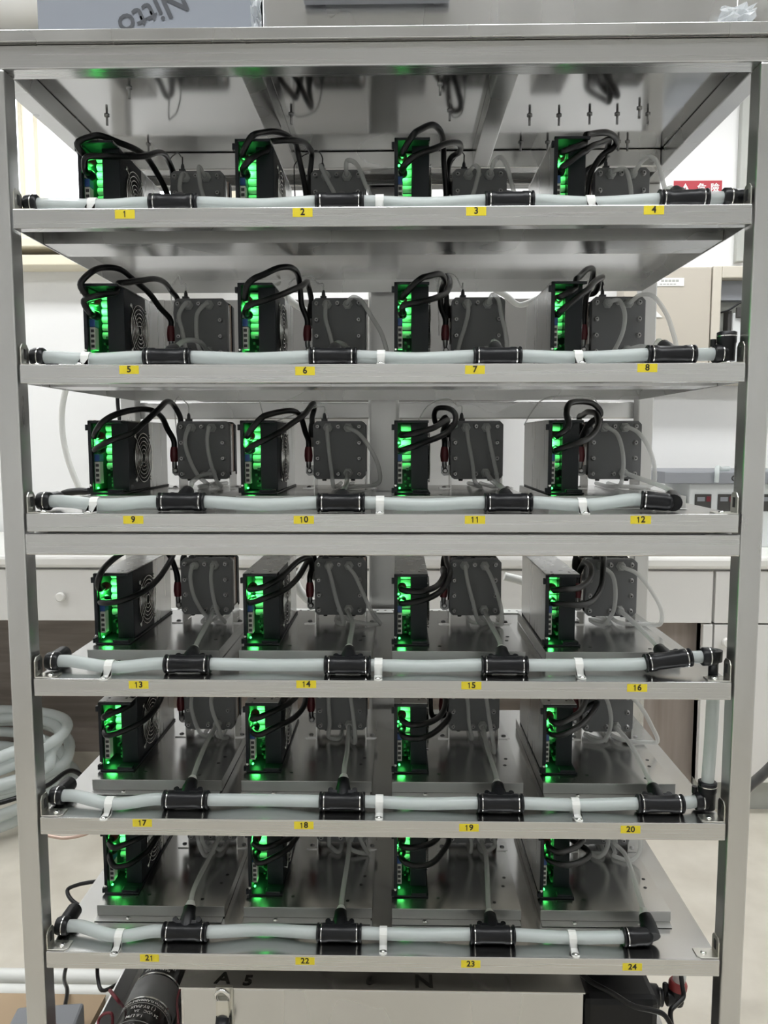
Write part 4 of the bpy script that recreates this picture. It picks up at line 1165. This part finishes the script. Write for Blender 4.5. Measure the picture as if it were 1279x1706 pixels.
ob('lid_flap', MB().box(-.16, -.022, -.14, .14, .1603, .163).box(-.018, .12, -.14, .14, .1603, .163), 'cardboard', bx_)
ad = empty('power_adapter', (-.605, .17, FZ + .165), rot=(0, 0, .12), label='grey power adapter with a white rating sticker beside the left post', cat='power adapter')
ob('case', MB().box(-.065, .055, -.10, .085, 0, .045), 'device_grey', ad, bevel=.005)
ob('rating_sticker', MB().box(-.055, .020, -.085, .035, .0452, .0456), 'paper', ad)
ob('socket', MB().box(-.012, .008, .055, .066, .0452, .0456), 'dark_inside', ad)
mk = MB()
for i in range(5):
    mk.box(-.05, .012 - .01 * (i % 3), .022 - i * .014, .027 - i * .014, .0457, .0459)
tag(ob('fine_print', mk, 'panel_grey', ad), kind='stuff')
loose('adapter_cable', [Vector((-.60, .262, FZ + .19)), (112, 1650, .34), (107, 1632, .40), (110, 1612, .45), (118, 1590, .47)], .004, 'cable_black', 'black cable rising from the grey adapter', 'cable')
loose('adapter_cable', [Vector((-.498, .36, FZ + .05)), Vector((-.498, .38, -1.06)), (170, 1650, .40), (163, 1630, .42), (162, 1605, .43)], .004, 'cable_black', 'black cable rising beside the aluminium channel', 'cable')

pm = empty('water_pump', (.40, .17, -1.06), label='black water pump with a side outlet beside the tank', cat='pump')
ob('motor', MB().lathe((-.01, .10, 0), (0, 0, 1), [(0, .050), (.02, .056), (.13, .056), (.16, .050), (.175, .044), (.24, .044), (.245, .038)], 24), 'black_plastic', pm)
ob('head', MB().box(-.062, .066, -.03, .08, .02, .150), 'black_plastic', pm, bevel=.012)
ob('outlet', MB().lathe((.06, .01, .125), (1, 0, -.12), [(0, .020), (.014, .020), (.014, .015), (.022, .015)], 16), 'black_plastic', pm)
ob('outlet_band', MB().lathe((.0705, .01, .1238), (1, 0, -.12), [(0, .0165), (.005, .0165)], 16), 'zinc', pm)
ob('mount_bracket', MB().prism([(.03, .22), (.048, .22), (.095, -.05), (.050, -.05)], 'y', .10, .104), 'zinc', pm)
ob('base_plate', MB().box(-.07, .098, -.06, .16, -.055, -.050).box(-.06, -.03, -.05, .15, FZ + 1.06, -.0552).box(.06, .09, -.05, .15, FZ + 1.06, -.0552), 'zinc', pm)
oe = empty('outlet_elbow', (.4985, .18, -.937), label='black elbow with a red collar on the pump outlet', cat='hose fitting')
ob('body', MB().lathe((-.008, 0, 0), (1, 0, -.05), [(0, .014), (.02, .014), (.026, .012)], 14).lathe((.008, 0, -.010), (0.1, 0, 1), [(0, .013), (.020, .014), (.026, .014)], 14).lathe((-.010, 0, .004), (0, 0, 1), [(0, .005), (.020, .005), (.022, .003)], 10), 'black_plastic', oe)
ob('red_collar', MB().lathe((.0106, 0, .0165), (0.1, 0, 1), [(0, .0155), (.010, .0155), (.014, .013)], 16), 'collar_red', oe)
loose('pump_hose', [Vector((.5105, .18, -.915)), Vector((.513, .18, -.88)), Vector((.514, .20, -.82)), Vector((.512, .22, -.775))], .0105, 'hose_milky', 'milky hose rising from the red collar of the pump elbow', 'hose', 12)
loose('pump_cable', [(968, 1622, .14), (985, 1636, .12), (1020, 1655, .10), (1055, 1676, .09), (1085, 1683, .09), (1105, 1690, .09), (1120, 1712, .09)], .0042, 'cable_black', 'black cable draped across the front of the water pump', 'cable')
loose('pump_cable', [(1133, 1615, .15), (1136, 1640, .14), (1138, 1660, .13), (1128, 1672, .12), (1117, 1684, .11), (1119, 1712, .10)], .0040, 'cable_black', 'black cable hanging past the red hose collar', 'cable')

# ------------------------------------------------------------------ on top of the rack
TZ = .5657
fb = empty('film_covered_case', (-.473, .04, TZ), label='steel case in grey protective film standing on the rack top', cat='case')
ob('case', MB().box(0, .305, 0, .34, 0, .30), 'film_grey', fb, bevel=.002)
t = ob('film_print', text_mesh('Nitto', .046, bold=.0006), 'film_ink', fb)
t.rotation_euler = Euler((math.pi / 2, 0, 0))
t.matrix_local = Matrix.Translation((P(254, 21, .04).x + .473, -.0008, P(254, 21, .04).z - TZ)) @ Matrix.Rotation(math.pi / 2, 4, 'X') @ Matrix.Rotation(math.radians(180 + 24), 4, 'Z')
ob('marker_tick', MB().box(.084, .0855, -.001, 0, .0, .010), 'film_ink', fb)
cb_ = empty('steel_case', (-.160, .035, TZ), label='plain stainless case with a dark handle bar standing on the rack top', cat='case')
ob('case', MB().box(0, .645, 0, .36, 0, .30), 'steel_tank', cb_, bevel=.002)
ob('handle', MB().box(.058, .255, -.018, -.004, .045, .060).box(.07, .08, -.004, 0, .048, .058).box(.233, .243, -.004, 0, .048, .058), 'device_grey', cb_, bevel=.003)


def crumple(name, loc, sx, sz, seed, label):
    rr = random.Random(seed)
    nx, nz = 7, 9
    vs = []
    for j in range(nz):
        for i in range(nx):
            vs.append(((i / (nx - 1) - .5) * sx + rr.uniform(-.3, .3) * sx / nx, rr.uniform(-.008, .008), j / (nz - 1) * sz + rr.uniform(-.2, .2) * sz / nz))
    fs = [(j * nx + i, j * nx + i + 1, (j + 1) * nx + i + 1, (j + 1) * nx + i) for j in range(nz - 1) for i in range(nx - 1)]
    o = ob(name, MB().add(vs, fs), 'wrap_clear', label=label, cat='plastic wrap')
    o.location = loc
    sm = o.modifiers.new('thick', 'SOLIDIFY')
    sm.thickness = .0008


crumple('wrap_scrap', (-.166, .020, TZ + .004), .014, .05, 2, 'crumpled clear wrap wedged between the film covered case and the plain steel case')
crumple('wrap_scrap', (.478, .020, TZ + .004), .045, .03, 4, 'torn crumpled plastic wrap at the right corner of the plain steel case')

# grey duct hood on the back wall, seen through the second level
a, b = P(250, 500, 1.30), P(905, 652, 1.30)
hd = empty('duct_hood', ((a.x + b.x) / 2, 1.30, b.z), label='long dull grey duct hood on the back wall behind cell stacks five to seven', cat='duct')
hw, hh = (b.x - a.x) / 2, a.z - b.z
ob('front_skin', MB().box(-hw, hw, 0, .004, 0, hh), 'hood_grey', hd, bevel=.002)
ob('top_skin', MB().box(-hw, hw, .004, .7595, hh - .004, hh), 'hood_grey', hd)
ob('bottom_skin', MB().box(-hw, hw, .004, .7595, 0, .004), 'hood_grey', hd)
ob('end_skin', MB().box(-hw, -hw + .004, .004, .7595, .004, hh - .004), 'hood_grey', hd)
ob('end_skin', MB().box(hw - .004, hw, .004, .7595, .004, hh - .004), 'hood_grey', hd)
for x in (-.6, -.25, .1, .45):
    ob('seam', MB().box(x * hw * 1.6, x * hw * 1.6 + .02, -.004, 0, 0, hh), 'hood_grey', hd, bevel=.001)
